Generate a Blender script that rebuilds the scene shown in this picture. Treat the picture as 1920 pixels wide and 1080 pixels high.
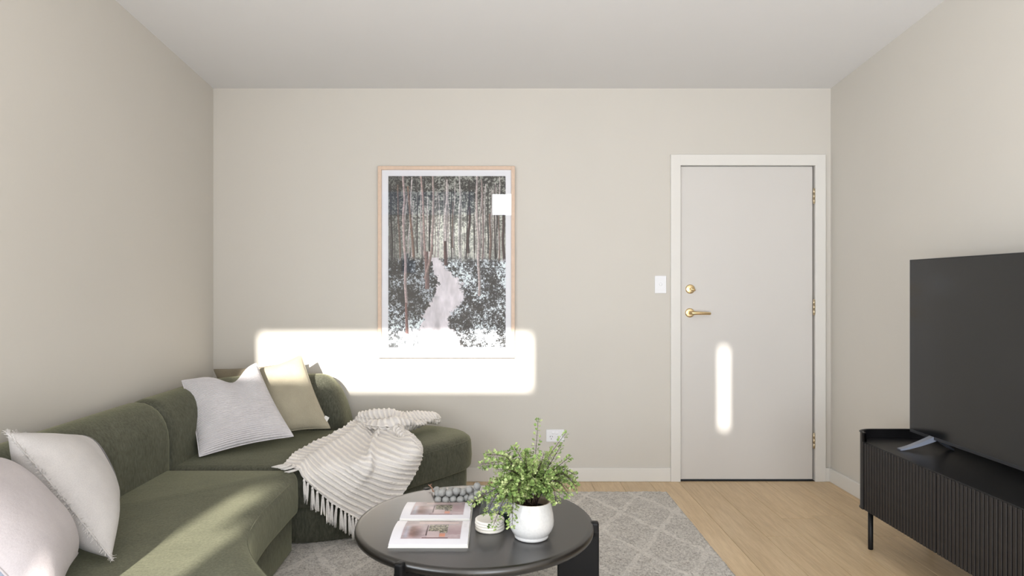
import bpy, bmesh, math, random
import numpy as np
from mathutils import Vector, Matrix

random.seed(7)
rng = np.random.default_rng(11)
D = bpy.data
COL = bpy.context.scene.collection
for o in list(D.objects):
    D.objects.remove(o)

# ------------------------------------------------------------------ camera
F, CX, CY, CH = 1236.0, 935.0, 539.0, 1.265
cam_d = D.cameras.new('camera')
cam = D.objects.new('camera', cam_d)
COL.objects.link(cam)
cam_d.sensor_width = 36
cam_d.lens = 36 * F / 1920
cam_d.shift_x = (960 - CX) / 1920
cam_d.shift_y = -(540 - CY) / 1920
cam_d.clip_start = 0.05
cam.location = (0, 0, CH)
cam.rotation_euler = (math.pi / 2, 0, 0)
bpy.context.scene.camera = cam

# ------------------------------------------------------------------ world, sun, daylight, added fill lamps
SX, ST = 0.095, 0.29            # sun travels +Y, drifting SX to the right and dropping ST per metre
world = D.worlds.new('World')
bpy.context.scene.world = world
world.use_nodes = True
wn = world.node_tree
wn.nodes.clear()
wo = wn.nodes.new('ShaderNodeOutputWorld')
wb = wn.nodes.new('ShaderNodeBackground')
wb.inputs['Color'].default_value = (0.80, 0.88, 1.0, 1)
wb.inputs['Strength'].default_value = 1.0
wn.links.new(wb.outputs[0], wo.inputs[0])

sd = D.lights.new('sun', 'SUN')
sd.energy = 11.0
sd.angle = math.radians(0.85)
sd.color = (1.0, 0.955, 0.89)
sun = D.objects.new('sun', sd)
COL.objects.link(sun)
sun.rotation_euler = Vector((SX, 1.0, -ST)).to_track_quat('-Z', 'Y').to_euler()


def area(name, loc, target_dir, sx, sy, power, color):
    l = D.lights.new(name, 'AREA')
    l.shape = 'RECTANGLE'
    l.size, l.size_y, l.energy, l.color = sx, sy, power, color
    o = D.objects.new(name, l)
    COL.objects.link(o)
    o.location = loc
    o.rotation_euler = Vector(target_dir).to_track_quat('-Z', 'Y').to_euler()
    return o


area('daylight_right_window', (1.16, -1.93, 0.95), (0, 1, -0.15), 1.7, 1.6, 54, (0.80, 0.89, 1.0))
area('daylight_clerestory', (0.27, -1.93, 2.585), (0, 1, 0), 0.74, 0.33, 11, (0.95, 0.98, 1.0))
area('fill_left_side', (-3.10, -0.35, 1.1), (1, 0, 0.1), 2.6, 1.9, 80, (0.83, 0.90, 1.0))  # added fill lamp for the right wall and television; no door here
area('fill_left_rear', (-2.54, -1.93, 1.0), (0, 1, 0), 1.14, 1.7, 40, (0.79, 0.89, 1.0))  # added fill lamp at the left rear; no door behind it
area('fill_floor_bounce', (0.2, -0.9, 0.25), (0, 0.12, 1), 3.4, 1.6, 88, (0.87, 0.905, 1.0))  # added upward fill lamp, stands in for light bouncing off the floor

vs = bpy.context.scene.view_settings
vs.view_transform = 'Standard'
vs.look = 'None'
vs.gamma = 1
vs.use_curve_mapping = False
vs.exposure = 0.30


# ------------------------------------------------------------------ helpers
def P(px, py, Y):
    return Vector(((px - CX) * Y / F, Y, CH - (py - CY) * Y / F))


def PZ(px, py, z):
    Y = (CH - z) * F / (py - CY)
    return Vector(((px - CX) * Y / F, Y, z))


def srgb(r, g, b):
    f = lambda c: (c / 255 / 12.92) if c / 255 <= 0.04045 else ((c / 255 + 0.055) / 1.055) ** 2.4
    return (f(r), f(g), f(b), 1.0)


def link(o, parent=None):
    COL.objects.link(o)
    if parent is not None:
        o.parent = parent
        if any(abs(c) > 1e-9 for c in parent.location):
            o.matrix_parent_inverse = Matrix.Translation(-Vector(parent.location))
    return o


def tag(o, label=None, cat=None, group=None, kind=None):
    if label: o['label'] = label
    if cat: o['category'] = cat
    if group: o['group'] = group
    if kind: o['kind'] = kind
    return o


def empty(name, loc, label=None, cat=None, group=None, kind=None):
    o = D.objects.new(name, None)
    o.empty_display_size = 0.05
    o.location = loc
    COL.objects.link(o)
    return tag(o, label, cat, group, kind)


def mesh(name, verts, faces, mat=None, parent=None, smooth=False, uvs=None, mats=None, midx=None):
    me = D.meshes.new(name)
    me.from_pydata([tuple(v) for v in verts], [], [tuple(f) for f in faces])
    if smooth:
        me.polygons.foreach_set('use_smooth', [True] * len(me.polygons))
    if uvs is not None:
        ul = me.uv_layers.new(name='UVMap')
        li = np.empty(len(me.loops), dtype=np.int32)
        me.loops.foreach_get('vertex_index', li)
        ul.data.foreach_set('uv', np.asarray(uvs, dtype=np.float32)[li].ravel())
    if mats:
        for m in mats: me.materials.append(m)
        if midx is not None: me.polygons.foreach_set('material_index', midx)
    elif mat:
        me.materials.append(mat)
    me.update()
    o = D.objects.new(name, me)
    return link(o, parent)


def bm_obj(name, bm, mat=None, parent=None, smooth=False):
    me = D.meshes.new(name)
    bm.normal_update()
    bm.to_mesh(me)
    bm.free()
    if smooth:
        me.polygons.foreach_set('use_smooth', [True] * len(me.polygons))
    if mat: me.materials.append(mat)
    return link(D.objects.new(name, me), parent)


def box_bm(bm, lo, hi, bevel=0.0, seg=2):
    lo, hi = Vector(lo), Vector(hi)
    r = bmesh.ops.create_cube(bm, size=1)
    vsx = r['verts']
    for v in vsx:
        v.co = Vector((lo[i] + (v.co[i] + 0.5) * (hi[i] - lo[i]) for i in range(3)))
    if bevel > 0:
        es = list({e for v in vsx for e in v.link_edges})
        bmesh.ops.bevel(bm, geom=es, offset=bevel, segments=seg, profile=0.5, affect='EDGES')


def box(name, lo, hi, mat=None, parent=None, bevel=0.0, seg=2, smooth=False):
    bm = bmesh.new()
    box_bm(bm, lo, hi, bevel, seg)
    return bm_obj(name, bm, mat, parent, smooth)


def lathe_data(profile, n, c=(0, 0, 0), closed=False):
    vts, fcs = [], []
    m = len(profile)
    for i in range(n):
        a = 2 * math.pi * i / n
        for (r, z) in profile:
            vts.append((c[0] + r * math.cos(a), c[1] + r * math.sin(a), c[2] + z))
    for i in range(n):
        j = (i + 1) % n
        for k in range(m - 1 if not closed else m):
            k2 = (k + 1) % m
            fcs.append((i * m + k, j * m + k, j * m + k2, i * m + k2))
    return vts, fcs


def lathe(name, profile, n, mat, parent=None, c=(0, 0, 0)):
    v, f = lathe_data(profile, n, c)
    o = mesh(name, v, f, mat, parent, smooth=True)
    bm = bmesh.new()
    bm.from_mesh(o.data)
    bmesh.ops.remove_doubles(bm, verts=bm.verts, dist=1e-6)
    bmesh.ops.recalc_face_normals(bm, faces=bm.faces)
    bm.to_mesh(o.data)
    bm.free()
    return o


def tube_data(pts, radii, n=8, cap=True):
    pts = [Vector(p) for p in pts]
    if not hasattr(radii, '__len__'): radii = [radii] * len(pts)
    vts, fcs = [], []
    up = Vector((0, 0, 1))
    t0 = (pts[1] - pts[0]).normalized()
    if abs(t0.dot(up)) > 0.95: up = Vector((1, 0, 0))
    a = t0.cross(up).normalized()
    for i, p in enumerate(pts):
        t = (pts[min(i + 1, len(pts) - 1)] - pts[max(i - 1, 0)])
        t = t.normalized() if t.length > 1e-9 else t0
        a = (a - t * a.dot(t)).normalized()
        b = t.cross(a)
        for k in range(n):
            th = 2 * math.pi * k / n
            vts.append(p + (a * math.cos(th) + b * math.sin(th)) * radii[i])
    for i in range(len(pts) - 1):
        for k in range(n):
            k2 = (k + 1) % n
            fcs.append((i * n + k, i * n + k2, (i + 1) * n + k2, (i + 1) * n + k))
    if cap:
        fcs.append(tuple(range(n - 1, -1, -1)))
        fcs.append(tuple((len(pts) - 1) * n + k for k in range(n)))
    return vts, fcs


def tube(name, pts, radii, mat, parent=None, n=8):
    v, f = tube_data(pts, radii, n)
    return mesh(name, v, f, mat, parent, smooth=True)


def merge(parts):
    V, Fc = [], []
    for v, f in parts:
        o = len(V)
        V += list(v)
        Fc += [tuple(i + o for i in q) for q in f]
    return V, Fc


def catmull(pts, n, closed=False):
    pts = [Vector(p) for p in pts]
    out = []
    m = len(pts)
    segs = m if closed else m - 1
    for i in range(segs):
        g = lambda k: pts[k % m] if closed else pts[max(0, min(m - 1, k))]
        p0, p1, p2, p3 = g(i - 1), g(i), g(i + 1), g(i + 2)
        for k in range(n):
            t = k / n
            out.append(0.5 * ((2 * p1) + (p2 - p0) * t + (2 * p0 - 5 * p1 + 4 * p2 - p3) * t * t + (3 * p1 - p0 - 3 * p2 + p3) * t ** 3))
    if not closed: out.append(pts[-1])
    return out


def vnoise(h, w, cells, seed, aspect=1.0):
    r = np.random.default_rng(seed)
    gy, gx = max(2, int(cells * aspect) + 1), max(2, cells + 1)
    g = r.random((gy + 1, gx + 1))
    y = np.linspace(0, gy - 1.001, h); x = np.linspace(0, gx - 1.001, w)
    yi, xi = y.astype(int), x.astype(int)
    fy = (y - yi)[:, None]; fx = (x - xi)[None, :]
    fy = fy * fy * (3 - 2 * fy); fx = fx * fx * (3 - 2 * fx)
    a = g[yi][:, xi]; b = g[yi][:, xi + 1]; c = g[yi + 1][:, xi]; d = g[yi + 1][:, xi + 1]
    return (a * (1 - fx) + b * fx) * (1 - fy) + (c * (1 - fx) + d * fx) * fy


def fbm(h, w, cells, seed, octs=4, aspect=1.0, gain=0.55):
    s = np.zeros((h, w)); amp = 1; tot = 0
    for i in range(octs):
        s += amp * vnoise(h, w, cells * 2 ** i, seed + i * 17, aspect)
        tot += amp; amp *= gain
    return s / tot


# ------------------------------------------------------------------ materials
def mat_new(name):
    m = D.materials.new(name)
    m.use_nodes = True
    nt = m.node_tree
    return m, nt, nt.nodes['Principled BSDF'], nt.links


def tex_coord(nt, scale=(1, 1, 1), kind='Object', rot=(0, 0, 0)):
    tc = nt.nodes.new('ShaderNodeTexCoord')
    mp = nt.nodes.new('ShaderNodeMapping')
    mp.inputs['Scale'].default_value = scale
    mp.inputs['Rotation'].default_value = rot
    nt.links.new(tc.outputs[kind], mp.inputs['Vector'])
    return mp.outputs['Vector']


def noise(nt, vec, scale, detail=4, rough=0.55):
    n = nt.nodes.new('ShaderNodeTexNoise')
    n.inputs['Scale'].default_value = scale
    n.inputs['Detail'].default_value = detail
    n.inputs['Roughness'].default_value = rough
    nt.links.new(vec, n.inputs['Vector'])
    return n.outputs['Fac']


def ramp(nt, fac, stops):
    r = nt.nodes.new('ShaderNodeValToRGB')
    while len(r.color_ramp.elements) < len(stops): r.color_ramp.elements.new(0.5)
    for e, (p, c) in zip(r.color_ramp.elements, stops):
        e.position = p
        e.color = c if len(c) == 4 else (*c, 1)
    nt.links.new(fac, r.inputs['Fac'])
    return r.outputs['Color']


def mixc(nt, fac, a, b, blend='MIX'):
    m = nt.nodes.new('ShaderNodeMix')
    m.data_type = 'RGBA'
    m.blend_type = blend
    for sock, val in ((m.inputs[0], fac), (m.inputs[6], a), (m.inputs[7], b)):
        if isinstance(val, (int, float, tuple)): sock.default_value = val
        else: nt.links.new(val, sock)
    return m.outputs[2]


def math_n(nt, op, a, b=0.0, c=None):
    m = nt.nodes.new('ShaderNodeMath')
    m.operation = op
    for i, val in enumerate((a, b) if c is None else (a, b, c)):
        if isinstance(val, (int, float)): m.inputs[i].default_value = val
        else: nt.links.new(val, m.inputs[i])
    return m.outputs[0]


def bump(nt, bsdf, height, strength=0.3, dist=0.002, prev=None):
    b = nt.nodes.new('ShaderNodeBump')
    b.inputs['Strength'].default_value = strength
    b.inputs['Distance'].default_value = dist
    nt.links.new(height, b.inputs['Height'])
    if prev is not None: nt.links.new(prev, b.inputs['Normal'])
    nt.links.new(b.outputs['Normal'], bsdf.inputs['Normal'])
    return b.outputs['Normal']


def simple(name, col, rough=0.5, metal=0.0, var=0.06, nscale=8, bumpd=0.0, bscale=200, spec=0.5, coat=0.0, sheen=0.0):
    m, nt, b, L = mat_new(name)
    v = tex_coord(nt)
    n = noise(nt, v, nscale)
    d = tuple(c * (1 - var) for c in col[:3]) + (1,)
    u = tuple(min(1, c * (1 + var)) for c in col[:3]) + (1,)
    L.new(ramp(nt, n, [(0.3, d), (0.7, u)]), b.inputs['Base Color'])
    b.inputs['Roughness'].default_value = rough
    b.inputs['Metallic'].default_value = metal
    b.inputs['Specular IOR Level'].default_value = spec
    b.inputs['Coat Weight'].default_value = coat
    b.inputs['Sheen Weight'].default_value = sheen
    if bumpd > 0:
        bump(nt, b, noise(nt, v, bscale, 2), 0.4, bumpd)
    return m


M = {}
M['wall'] = simple('wall_paint', srgb(209, 204, 195), 0.55, var=0.012, nscale=1.5, bumpd=0.0004, bscale=350, spec=0.35)
M['ceiling'] = simple('ceiling_paint', srgb(226, 225, 224), 0.8, var=0.01, nscale=1.5, spec=0.2)
M['trim'] = simple('trim_gloss_paint', srgb(226, 223, 217), 0.35, var=0.01, nscale=3, spec=0.45)
M['door'] = simple('door_paint', srgb(213, 209, 204), 0.38, var=0.012, nscale=2, bumpd=0.0003, bscale=90, spec=0.45)
M['black_gap'] = simple('black_rubber', srgb(22, 22, 22), 0.7)
M['brass'] = simple('brushed_brass', srgb(224, 198, 152), 0.3, metal=1.0, var=0.08, nscale=60)
M['satin_nickel'] = simple('pale_brass', srgb(205, 190, 162), 0.35, metal=0.9, var=0.06, nscale=60)
M['plastic'] = simple('white_plastic', srgb(238, 238, 240), 0.3, var=0.01)
M['slot'] = simple('socket_slot', srgb(40, 40, 42), 0.6)
M['slat'] = simple('black_stained_slat', srgb(41, 38, 37), 0.5, var=0.15, nscale=20, spec=0.3)
M['black_wood'] = simple('black_stained_wood', srgb(27, 26, 27), 0.42, var=0.2, nscale=20, bumpd=0.0003, bscale=120, spec=0.25)
M['black_metal'] = simple('black_powder_coat', srgb(14, 14, 15), 0.45, spec=0.3)
M['ceramic'] = simple('speckled_white_ceramic', srgb(222, 221, 219), 0.22, var=0.05, nscale=120, spec=0.5, coat=0.3)
M['rim'] = simple('raw_clay_rim', srgb(205, 186, 165), 0.5)
M['soil'] = simple('dark_soil', srgb(40, 34, 26), 0.95, bumpd=0.004, bscale=60)
M['coaster'] = simple('coaster_stone', srgb(238, 233, 224), 0.5, var=0.03, nscale=40)
M['bead'] = simple('grey_wood_bead', srgb(160, 160, 157), 0.55, var=0.12, nscale=60, spec=0.25)
M['jute'] = simple('jute_cord', srgb(168, 128, 108), 0.9)
M['tv_bezel'] = simple('tv_bezel', srgb(40, 41, 44), 0.35, spec=0.5)
M['tv_foot'] = simple('tv_foot_metal', srgb(150, 156, 170), 0.3, metal=0.8)
M['oak'] = simple('pale_oak', srgb(216, 190, 168), 0.5, var=0.06, nscale=40)
M['matboard'] = simple('white_mat_board', srgb(240, 240, 244), 0.8, var=0.005)
M['book_grey'] = simple('grey_book_cloth', srgb(120, 124, 134), 0.5)
M['book_green'] = simple('dark_green_book_cloth', srgb(16, 40, 36), 0.5)
M['paper'] = simple('book_paper', srgb(232, 229, 224), 0.8)
M['timber_fence'] = simple('timber_fence', srgb(196, 152, 104), 0.7, var=0.2, nscale=6)


def make_screen():
    m, nt, b, L = mat_new('tv_screen_glass')
    b.inputs['Base Color'].default_value = srgb(24, 25, 27)
    b.inputs['Roughness'].default_value = 0.16
    v = tex_coord(nt)
    L.new(ramp(nt, noise(nt, v, 3), [(0.3, srgb(22, 23, 25)), (0.7, srgb(27, 28, 30))]), b.inputs['Base Color'])
    b.inputs['Specular IOR Level'].default_value = 0.6
    return m
M['screen'] = make_screen()


def make_glass(tint=1.0):
    m = D.materials.new('picture_glass' if tint == 1 else 'tinted_glass')
    m.use_nodes = True
    nt = m.node_tree
    nt.nodes.clear()
    out = nt.nodes.new('ShaderNodeOutputMaterial')
    tr = nt.nodes.new('ShaderNodeBsdfTransparent')
    tr.inputs[0].default_value = (tint, tint, tint, 1)
    gl = nt.nodes.new('ShaderNodeBsdfGlossy')
    gl.inputs['Roughness'].default_value = 0.01
    fr = nt.nodes.new('ShaderNodeFresnel')
    fr.inputs['IOR'].default_value = 1.5
    mx = nt.nodes.new('ShaderNodeMixShader')
    nt.links.new(fr.outputs[0], mx.inputs[0])
    nt.links.new(tr.outputs[0], mx.inputs[1])
    nt.links.new(gl.outputs[0], mx.inputs[2])
    nt.links.new(mx.outputs[0], out.inputs[0])
    return m
M['glass'] = make_glass()
M['tinted_glass'] = make_glass(0.95)  # tint added to weaken the sun through the seat openings


def make_floor():
    m, nt, b, L = mat_new('oak_floor_plank')
    info = nt.nodes.new('ShaderNodeObjectInfo')
    v = tex_coord(nt, (7, 0.55, 7))
    add = nt.nodes.new('ShaderNodeVectorMath'); add.operation = 'MULTIPLY_ADD'
    cmb = nt.nodes.new('ShaderNodeCombineXYZ')
    for i in range(3): L.new(info.outputs['Random'], cmb.inputs[i])
    L.new(cmb.outputs[0], add.inputs[0])
    add.inputs[1].default_value = (37, 19, 11)
    L.new(v, add.inputs[2])
    n1 = noise(nt, add.outputs[0], 3.0, 6, 0.6)
    n2 = noise(nt, add.outputs[0], 14.0, 4, 0.6)
    c = ramp(nt, n1, [(0.30, srgb(196, 169, 132)), (0.5, srgb(214, 187, 148)), (0.72, srgb(226, 200, 163))])
    c2 = mixc(nt, 0.35, c, ramp(nt, n2, [(0.35, srgb(190, 161, 122)), (0.65, srgb(230, 206, 168))]))
    tint = ramp(nt, info.outputs['Random'], [(0.0, (0.90, 0.89, 0.87)), (1.0, (1.06, 1.05, 1.03))])
    L.new(mixc(nt, 1.0, c2, tint, 'MULTIPLY'), b.inputs['Base Color'])
    b.inputs['Roughness'].default_value = 0.38
    b.inputs['Specular IOR Level'].default_value = 0.4
    bump(nt, b, n2, 0.25, 0.0006)
    return m
M['floor'] = make_floor()


def make_velvet():
    m, nt, b, L = mat_new('olive_velvet')
    v = tex_coord(nt)
    n1 = noise(nt, v, 7, 5, 0.7)
    v2 = tex_coord(nt, (1, 1, 0.3))
    n2 = noise(nt, v2, 110, 4, 0.7)
    c1 = ramp(nt, n1, [(0.32, srgb(70, 71, 61)), (0.68, srgb(90, 90, 77))])
    c = mixc(nt, 0.42, c1, ramp(nt, n2, [(0.35, srgb(56, 57, 47)), (0.65, srgb(110, 110, 96))]))
    L.new(c, b.inputs['Base Color'])
    b.inputs['Roughness'].default_value = 0.85
    b.inputs['Specular IOR Level'].default_value = 0.15
    b.inputs['Sheen Weight'].default_value = 0.5
    b.inputs['Sheen Roughness'].default_value = 0.4
    b.inputs['Sheen Tint'].default_value = srgb(200, 200, 165)
    nb = bump(nt, b, n2, 0.35, 0.0015)
    bump(nt, b, n1, 0.3, 0.008, nb)
    return m
M['velvet'] = make_velvet()
M['piping'] = simple('olive_piping', srgb(74, 76, 56), 0.9, sheen=0.2)


def make_fabric(name, c_lo, c_hi, uvx, uvy, amount=0.5, dist=0.002, ribs=None, ribd=0.003):
    m, nt, b, L = mat_new(name)
    v = tex_coord(nt, (uvx, uvy, 1), 'UV')
    n = noise(nt, v, 1.0, 3, 0.6)
    vo = tex_coord(nt)
    n0 = noise(nt, vo, 9, 4, 0.6)
    c = ramp(nt, n, [(0.35, c_lo), (0.65, c_hi)])
    cm = ramp(nt, n0, [(0.3, tuple(x * 0.94 for x in c_lo[:3])), (0.7, c_hi)])
    L.new(mixc(nt, 0.45, c, cm), b.inputs['Base Color'])
    b.inputs['Roughness'].default_value = 0.92
    b.inputs['Specular IOR Level'].default_value = 0.1
    b.inputs['Sheen Weight'].default_value = 0.15
    pn = bump(nt, b, n, amount, dist)
    pn = bump(nt, b, n0, 0.4, 0.012, pn)
    if ribs:
        w = nt.nodes.new('ShaderNodeTexWave')
        w.bands_direction = 'Y'
        w.inputs['Scale'].default_value = ribs
        w.inputs['Distortion'].default_value = 1.2
        w.inputs['Detail'].default_value = 2
        L.new(tex_coord(nt, (1, 1, 1), 'UV'), w.inputs['Vector'])
        bump(nt, b, w.outputs['Fac'], 0.7, ribd, pn)
    return m


M['white_cotton'] = make_fabric('white_ribbed_cotton', srgb(210, 205, 208), srgb(230, 226, 228), 40, 160, ribs=16, ribd=0.004)
M['linen'] = make_fabric('sage_linen', srgb(160, 152, 132), srgb(180, 172, 151), 60, 220, 0.4, 0.0015)
M['taupe'] = make_fabric('taupe_linen', srgb(122, 112, 94), srgb(142, 132, 112), 200, 60, 0.4, 0.0015)
M['pale_linen'] = make_fabric('pale_grey_linen', srgb(186, 181, 178), srgb(204, 199, 195), 160, 160, 0.35, 0.001)
M['mauve_linen'] = make_fabric('mauve_grey_linen', srgb(178, 170, 170), srgb(194, 186, 185), 160, 160, 0.35, 0.001)
M['back_blue'] = make_fabric('slate_linen', srgb(128, 134, 146), srgb(150, 156, 168), 160, 160, 0.35, 0.001)
M['fringe'] = simple('cream_fringe', srgb(214, 209, 204), 0.95, var=0.1, nscale=200)
M['stripe_thread'] = simple('grey_embroidered_stripe', srgb(132, 130, 132), 0.9)
M['tag'] = simple('white_tag', srgb(238, 236, 232), 0.8)


def make_throw():
    m, nt, b, L = mat_new('throw_yarn')
    v = tex_coord(nt)
    n = noise(nt, v, 300, 3, 0.7)
    at = nt.nodes.new('ShaderNodeAttribute')
    at.attribute_name = 'rib'
    c_g = ramp(nt, n, [(0.3, srgb(218, 213, 210)), (0.7, srgb(232, 227, 223))])
    c_r = ramp(nt, n, [(0.3, srgb(238, 231, 222)), (0.7, srgb(250, 245, 238))])
    L.new(mixc(nt, at.outputs['Fac'], c_g, c_r), b.inputs['Base Color'])
    b.inputs['Roughness'].default_value = 0.95
    b.inputs['Specular IOR Level'].default_value = 0.1
    bump(nt, b, n, 0.5, 0.002)
    return m
M['throw'] = make_throw()
M['tassel'] = simple('tassel_yarn', srgb(232, 228, 224), 0.95, var=0.08, nscale=150)


def make_rug():
    m, nt, b, L = mat_new('rug_pile')
    v = tex_coord(nt, (1, 1, 1))
    n1 = noise(nt, v, 95, 4, 0.85)
    n2 = noise(nt, v, 14, 4, 0.65)
    n3 = noise(nt, tex_coord(nt, (1, 1, 1)), 400, 2, 0.7)
    base = ramp(nt, n1, [(0.38, srgb(118, 108, 98)), (0.48, srgb(206, 199, 190)), (0.60, srgb(246, 241, 232))])
    base = mixc(nt, 0.38, base, ramp(nt, n2, [(0.3, srgb(186, 179, 170)), (0.7, srgb(226, 220, 211))]))
    # cream lattice lines
    sp = nt.nodes.new('ShaderNodeSeparateXYZ')
    vd = nt.nodes.new('ShaderNodeVectorMath'); vd.operation = 'ADD'
    nz = nt.nodes.new('ShaderNodeTexNoise'); nz.inputs['Scale'].default_value = 9
    L.new(v, nz.inputs['Vector'])
    sc = nt.nodes.new('ShaderNodeVectorMath'); sc.operation = 'SCALE'
    sc.inputs['Scale'].default_value = 0.06
    L.new(nz.outputs['Color'], sc.inputs[0])
    L.new(v, vd.inputs[0]); L.new(sc.outputs[0], vd.inputs[1])
    L.new(vd.outputs[0], sp.inputs[0])
    masks = []
    for sgn, ph in ((-1, -1.30), (1, 2.38)):
        t = math_n(nt, 'MULTIPLY_ADD', sp.outputs['Y'], sgn * 0.54, sp.outputs['X'])
        t = math_n(nt, 'SUBTRACT', t, ph + 0.0175 * (1 + 0.54 * sgn))
        t = math_n(nt, 'MULTIPLY', t, 1 / 0.305)
        t = math_n(nt, 'ADD', t, 100.5)
        t = math_n(nt, 'FRACT', t)
        t = math_n(nt, 'SUBTRACT', t, 0.5)
        t = math_n(nt, 'ABSOLUTE', t)
        t = math_n(nt, 'LESS_THAN', t, 0.05)
        masks.append(t)
    mk = math_n(nt, 'MAXIMUM', masks[0], masks[1])
    mk = math_n(nt, 'MULTIPLY', mk, math_n(nt, 'MULTIPLY_ADD', n2, 0.9, 0.12))
    cream = ramp(nt, n1, [(0.3, srgb(222, 214, 204)), (0.6, srgb(245, 239, 230))])
    L.new(mixc(nt, mk, base, cream), b.inputs['Base Color'])
    b.inputs['Roughness'].default_value = 1.0
    b.inputs['Specular IOR Level'].default_value = 0.05
    b.inputs['Sheen Weight'].default_value = 0.2
    pn = bump(nt, b, n1, 0.8, 0.008)
    bump(nt, b, n3, 0.5, 0.003, pn)
    return m
M['rug'] = make_rug()


def make_table_top():
    m, nt, b, L = mat_new('black_table_lacquer')
    v = tex_coord(nt, (1.2, 14, 1))
    n = noise(nt, v, 3, 4, 0.5)
    L.new(ramp(nt, n, [(0.3, srgb(29, 26, 22)), (0.7, srgb(33, 29, 25))]), b.inputs['Base Color'])
    L.new(ramp(nt, n, [(0.3, (0.29, 0.29, 0.29)), (0.7, (0.31, 0.31, 0.31))]), b.inputs['Roughness'])
    b.inputs['Specular IOR Level'].default_value = 1.0
    return m
M['table_top'] = make_table_top()


def make_leaf():
    m, nt, b, L = mat_new('fern_leaf')
    v = tex_coord(nt)
    n = noise(nt, v, 38, 2, 0.6)
    L.new(ramp(nt, n, [(0.30, srgb(84, 114, 58)), (0.5, srgb(146, 170, 98)), (0.70, srgb(206, 214, 158))]), b.inputs['Base Color'])
    b.inputs['Roughness'].default_value = 0.55
    b.inputs['Specular IOR Level'].default_value = 0.3
    return m
M['leaf'] = make_leaf()
M['stem'] = simple('fern_stem', srgb(58, 44, 34), 0.6)


def image_mat(name, arr, rough=0.6):
    h, w, _ = arr.shape
    im = D.images.new(name, w, h, alpha=False)
    px = np.ones((h, w, 4), dtype=np.float32)
    px[..., :3] = np.clip(arr, 0, 1)
    im.pixels.foreach_set(px[::-1].ravel())
    im.pack()
    m, nt, b, L = mat_new(name)
    t = nt.nodes.new('ShaderNodeTexImage')
    t.image = im
    L.new(t.outputs['Color'], b.inputs['Base Color'])
    b.inputs['Roughness'].default_value = rough
    b.inputs['Specular IOR Level'].default_value = 0.3
    return m


# ------------------------------------------------------------------ room shell
YB = 4.307                       # back wall face
XL, XR = -1.864, 2.169           # side wall faces
YF = -2.0                        # window wall face behind the camera
XL2 = -3.2                       # room opens wider to the left behind the camera
YJ = 1.33                        # where the left wall ends
ceil_z = lambda y: 2.565 + 0.088 * (YB - y)

fl = box('floor', (XL2 - 0.1, YF - 0.1, -0.12), (XR + 0.1, YB + 0.1, -0.012), M['black_gap'])
tag(fl, kind='structure')
pm = {}
x = XL2
row = 0
while x < XR:
    x1 = min(x + 0.19, XR)
    y = YF - random.random() * 1.6
    if row % 3 == 0: y = YF - 0.35
    while y < YB:
        ya, yb = max(y, YF), min(y + 1.9, YB)
        if yb - ya > 0.05:
            g = 0.0007
            box('plank', (x + g, ya + g, -0.0118), (x1 - g, yb - g, random.uniform(-0.0001, 0.0)), M['floor'], fl, bevel=0.0008, seg=1)
        y += 1.9
    x = x1
    row += 1

h = ceil_z(YB)
v = []
cx0, cx1, y0, y1 = XL2 - 0.1, XR + 0.1, YF - 0.1, YB + 0.1
for (xx, yy) in ((cx0, y0), (cx1, y0), (cx1, y1), (cx0, y1)):
    v.append((xx, yy, ceil_z(yy)))
for (xx, yy) in ((cx0, y0), (cx1, y0), (cx1, y1), (cx0, y1)):
    v.append((xx, yy, ceil_z(yy) + 0.1))
tag(mesh('ceiling', v, [(3, 2, 1, 0), (4, 5, 6, 7), (0, 1, 5, 4), (1, 2, 6, 5), (2, 3, 7, 6), (3, 0, 4, 7)], M['ceiling']), kind='structure')


def side_wall(name, xa, xb, ya, yb):
    v = [(x, y, z) for x in (xa, xb) for (y, z) in ((ya, -0.012), (yb, -0.012), (yb, ceil_z(yb) + 0.02), (ya, ceil_z(ya) + 0.02))]
    o = mesh(name, v, [(0, 1, 2, 3), (7, 6, 5, 4), (0, 4, 5, 1), (1, 5, 6, 2), (2, 6, 7, 3), (3, 7, 4, 0)], M['wall'])
    bm = bmesh.new(); bm.from_mesh(o.data); bmesh.ops.recalc_face_normals(bm, faces=bm.faces); bm.to_mesh(o.data); bm.free()
    return tag(o, kind='structure')


side_wall('wall_left', XL - 0.12, XL, YJ, YB)
side_wall('wall_right', XR, XR + 0.12, YF, YB)
side_wall('wall_left_rear', XL2 - 0.12, XL2, YF, YJ + 0.12)
tag(box('wall_left_return', (XL2, YJ, -0.012), (XL - 0.12, YJ + 0.12, ceil_z(YJ)), M['wall']), kind='structure')


def wall_with_holes(name, y0, y1, xa, xb, zt, holes, mat):
    xs = sorted({xa, xb} | {h[0] for h in holes} | {h[1] for h in holes})
    zs = sorted({-0.012, zt} | {h[2] for h in holes} | {h[3] for h in holes})
    bm = bmesh.new()
    for i in range(len(xs) - 1):
        for k in range(len(zs) - 1):
            mx, mz = (xs[i] + xs[i + 1]) / 2, (zs[k] + zs[k + 1]) / 2
            if any(h[0] < mx < h[1] and h[2] < mz < h[3] for h in holes): continue
            box_bm(bm, (xs[i], y0, zs[k]), (xs[i + 1], y1, zs[k + 1]))
    bmesh.ops.remove_doubles(bm, verts=bm.verts, dist=1e-5)
    # drop internal faces
    seen = {}
    for f in bm.faces:
        key = tuple(round(c, 4) for c in f.calc_center_median())
        seen.setdefault(key, []).append(f)
    kill = [f for fs in seen.values() if len(fs) > 1 for f in fs]
    bmesh.ops.delete(bm, geom=kill, context='FACES')
    return tag(bm_obj(name, bm, mat), kind='structure')


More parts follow.
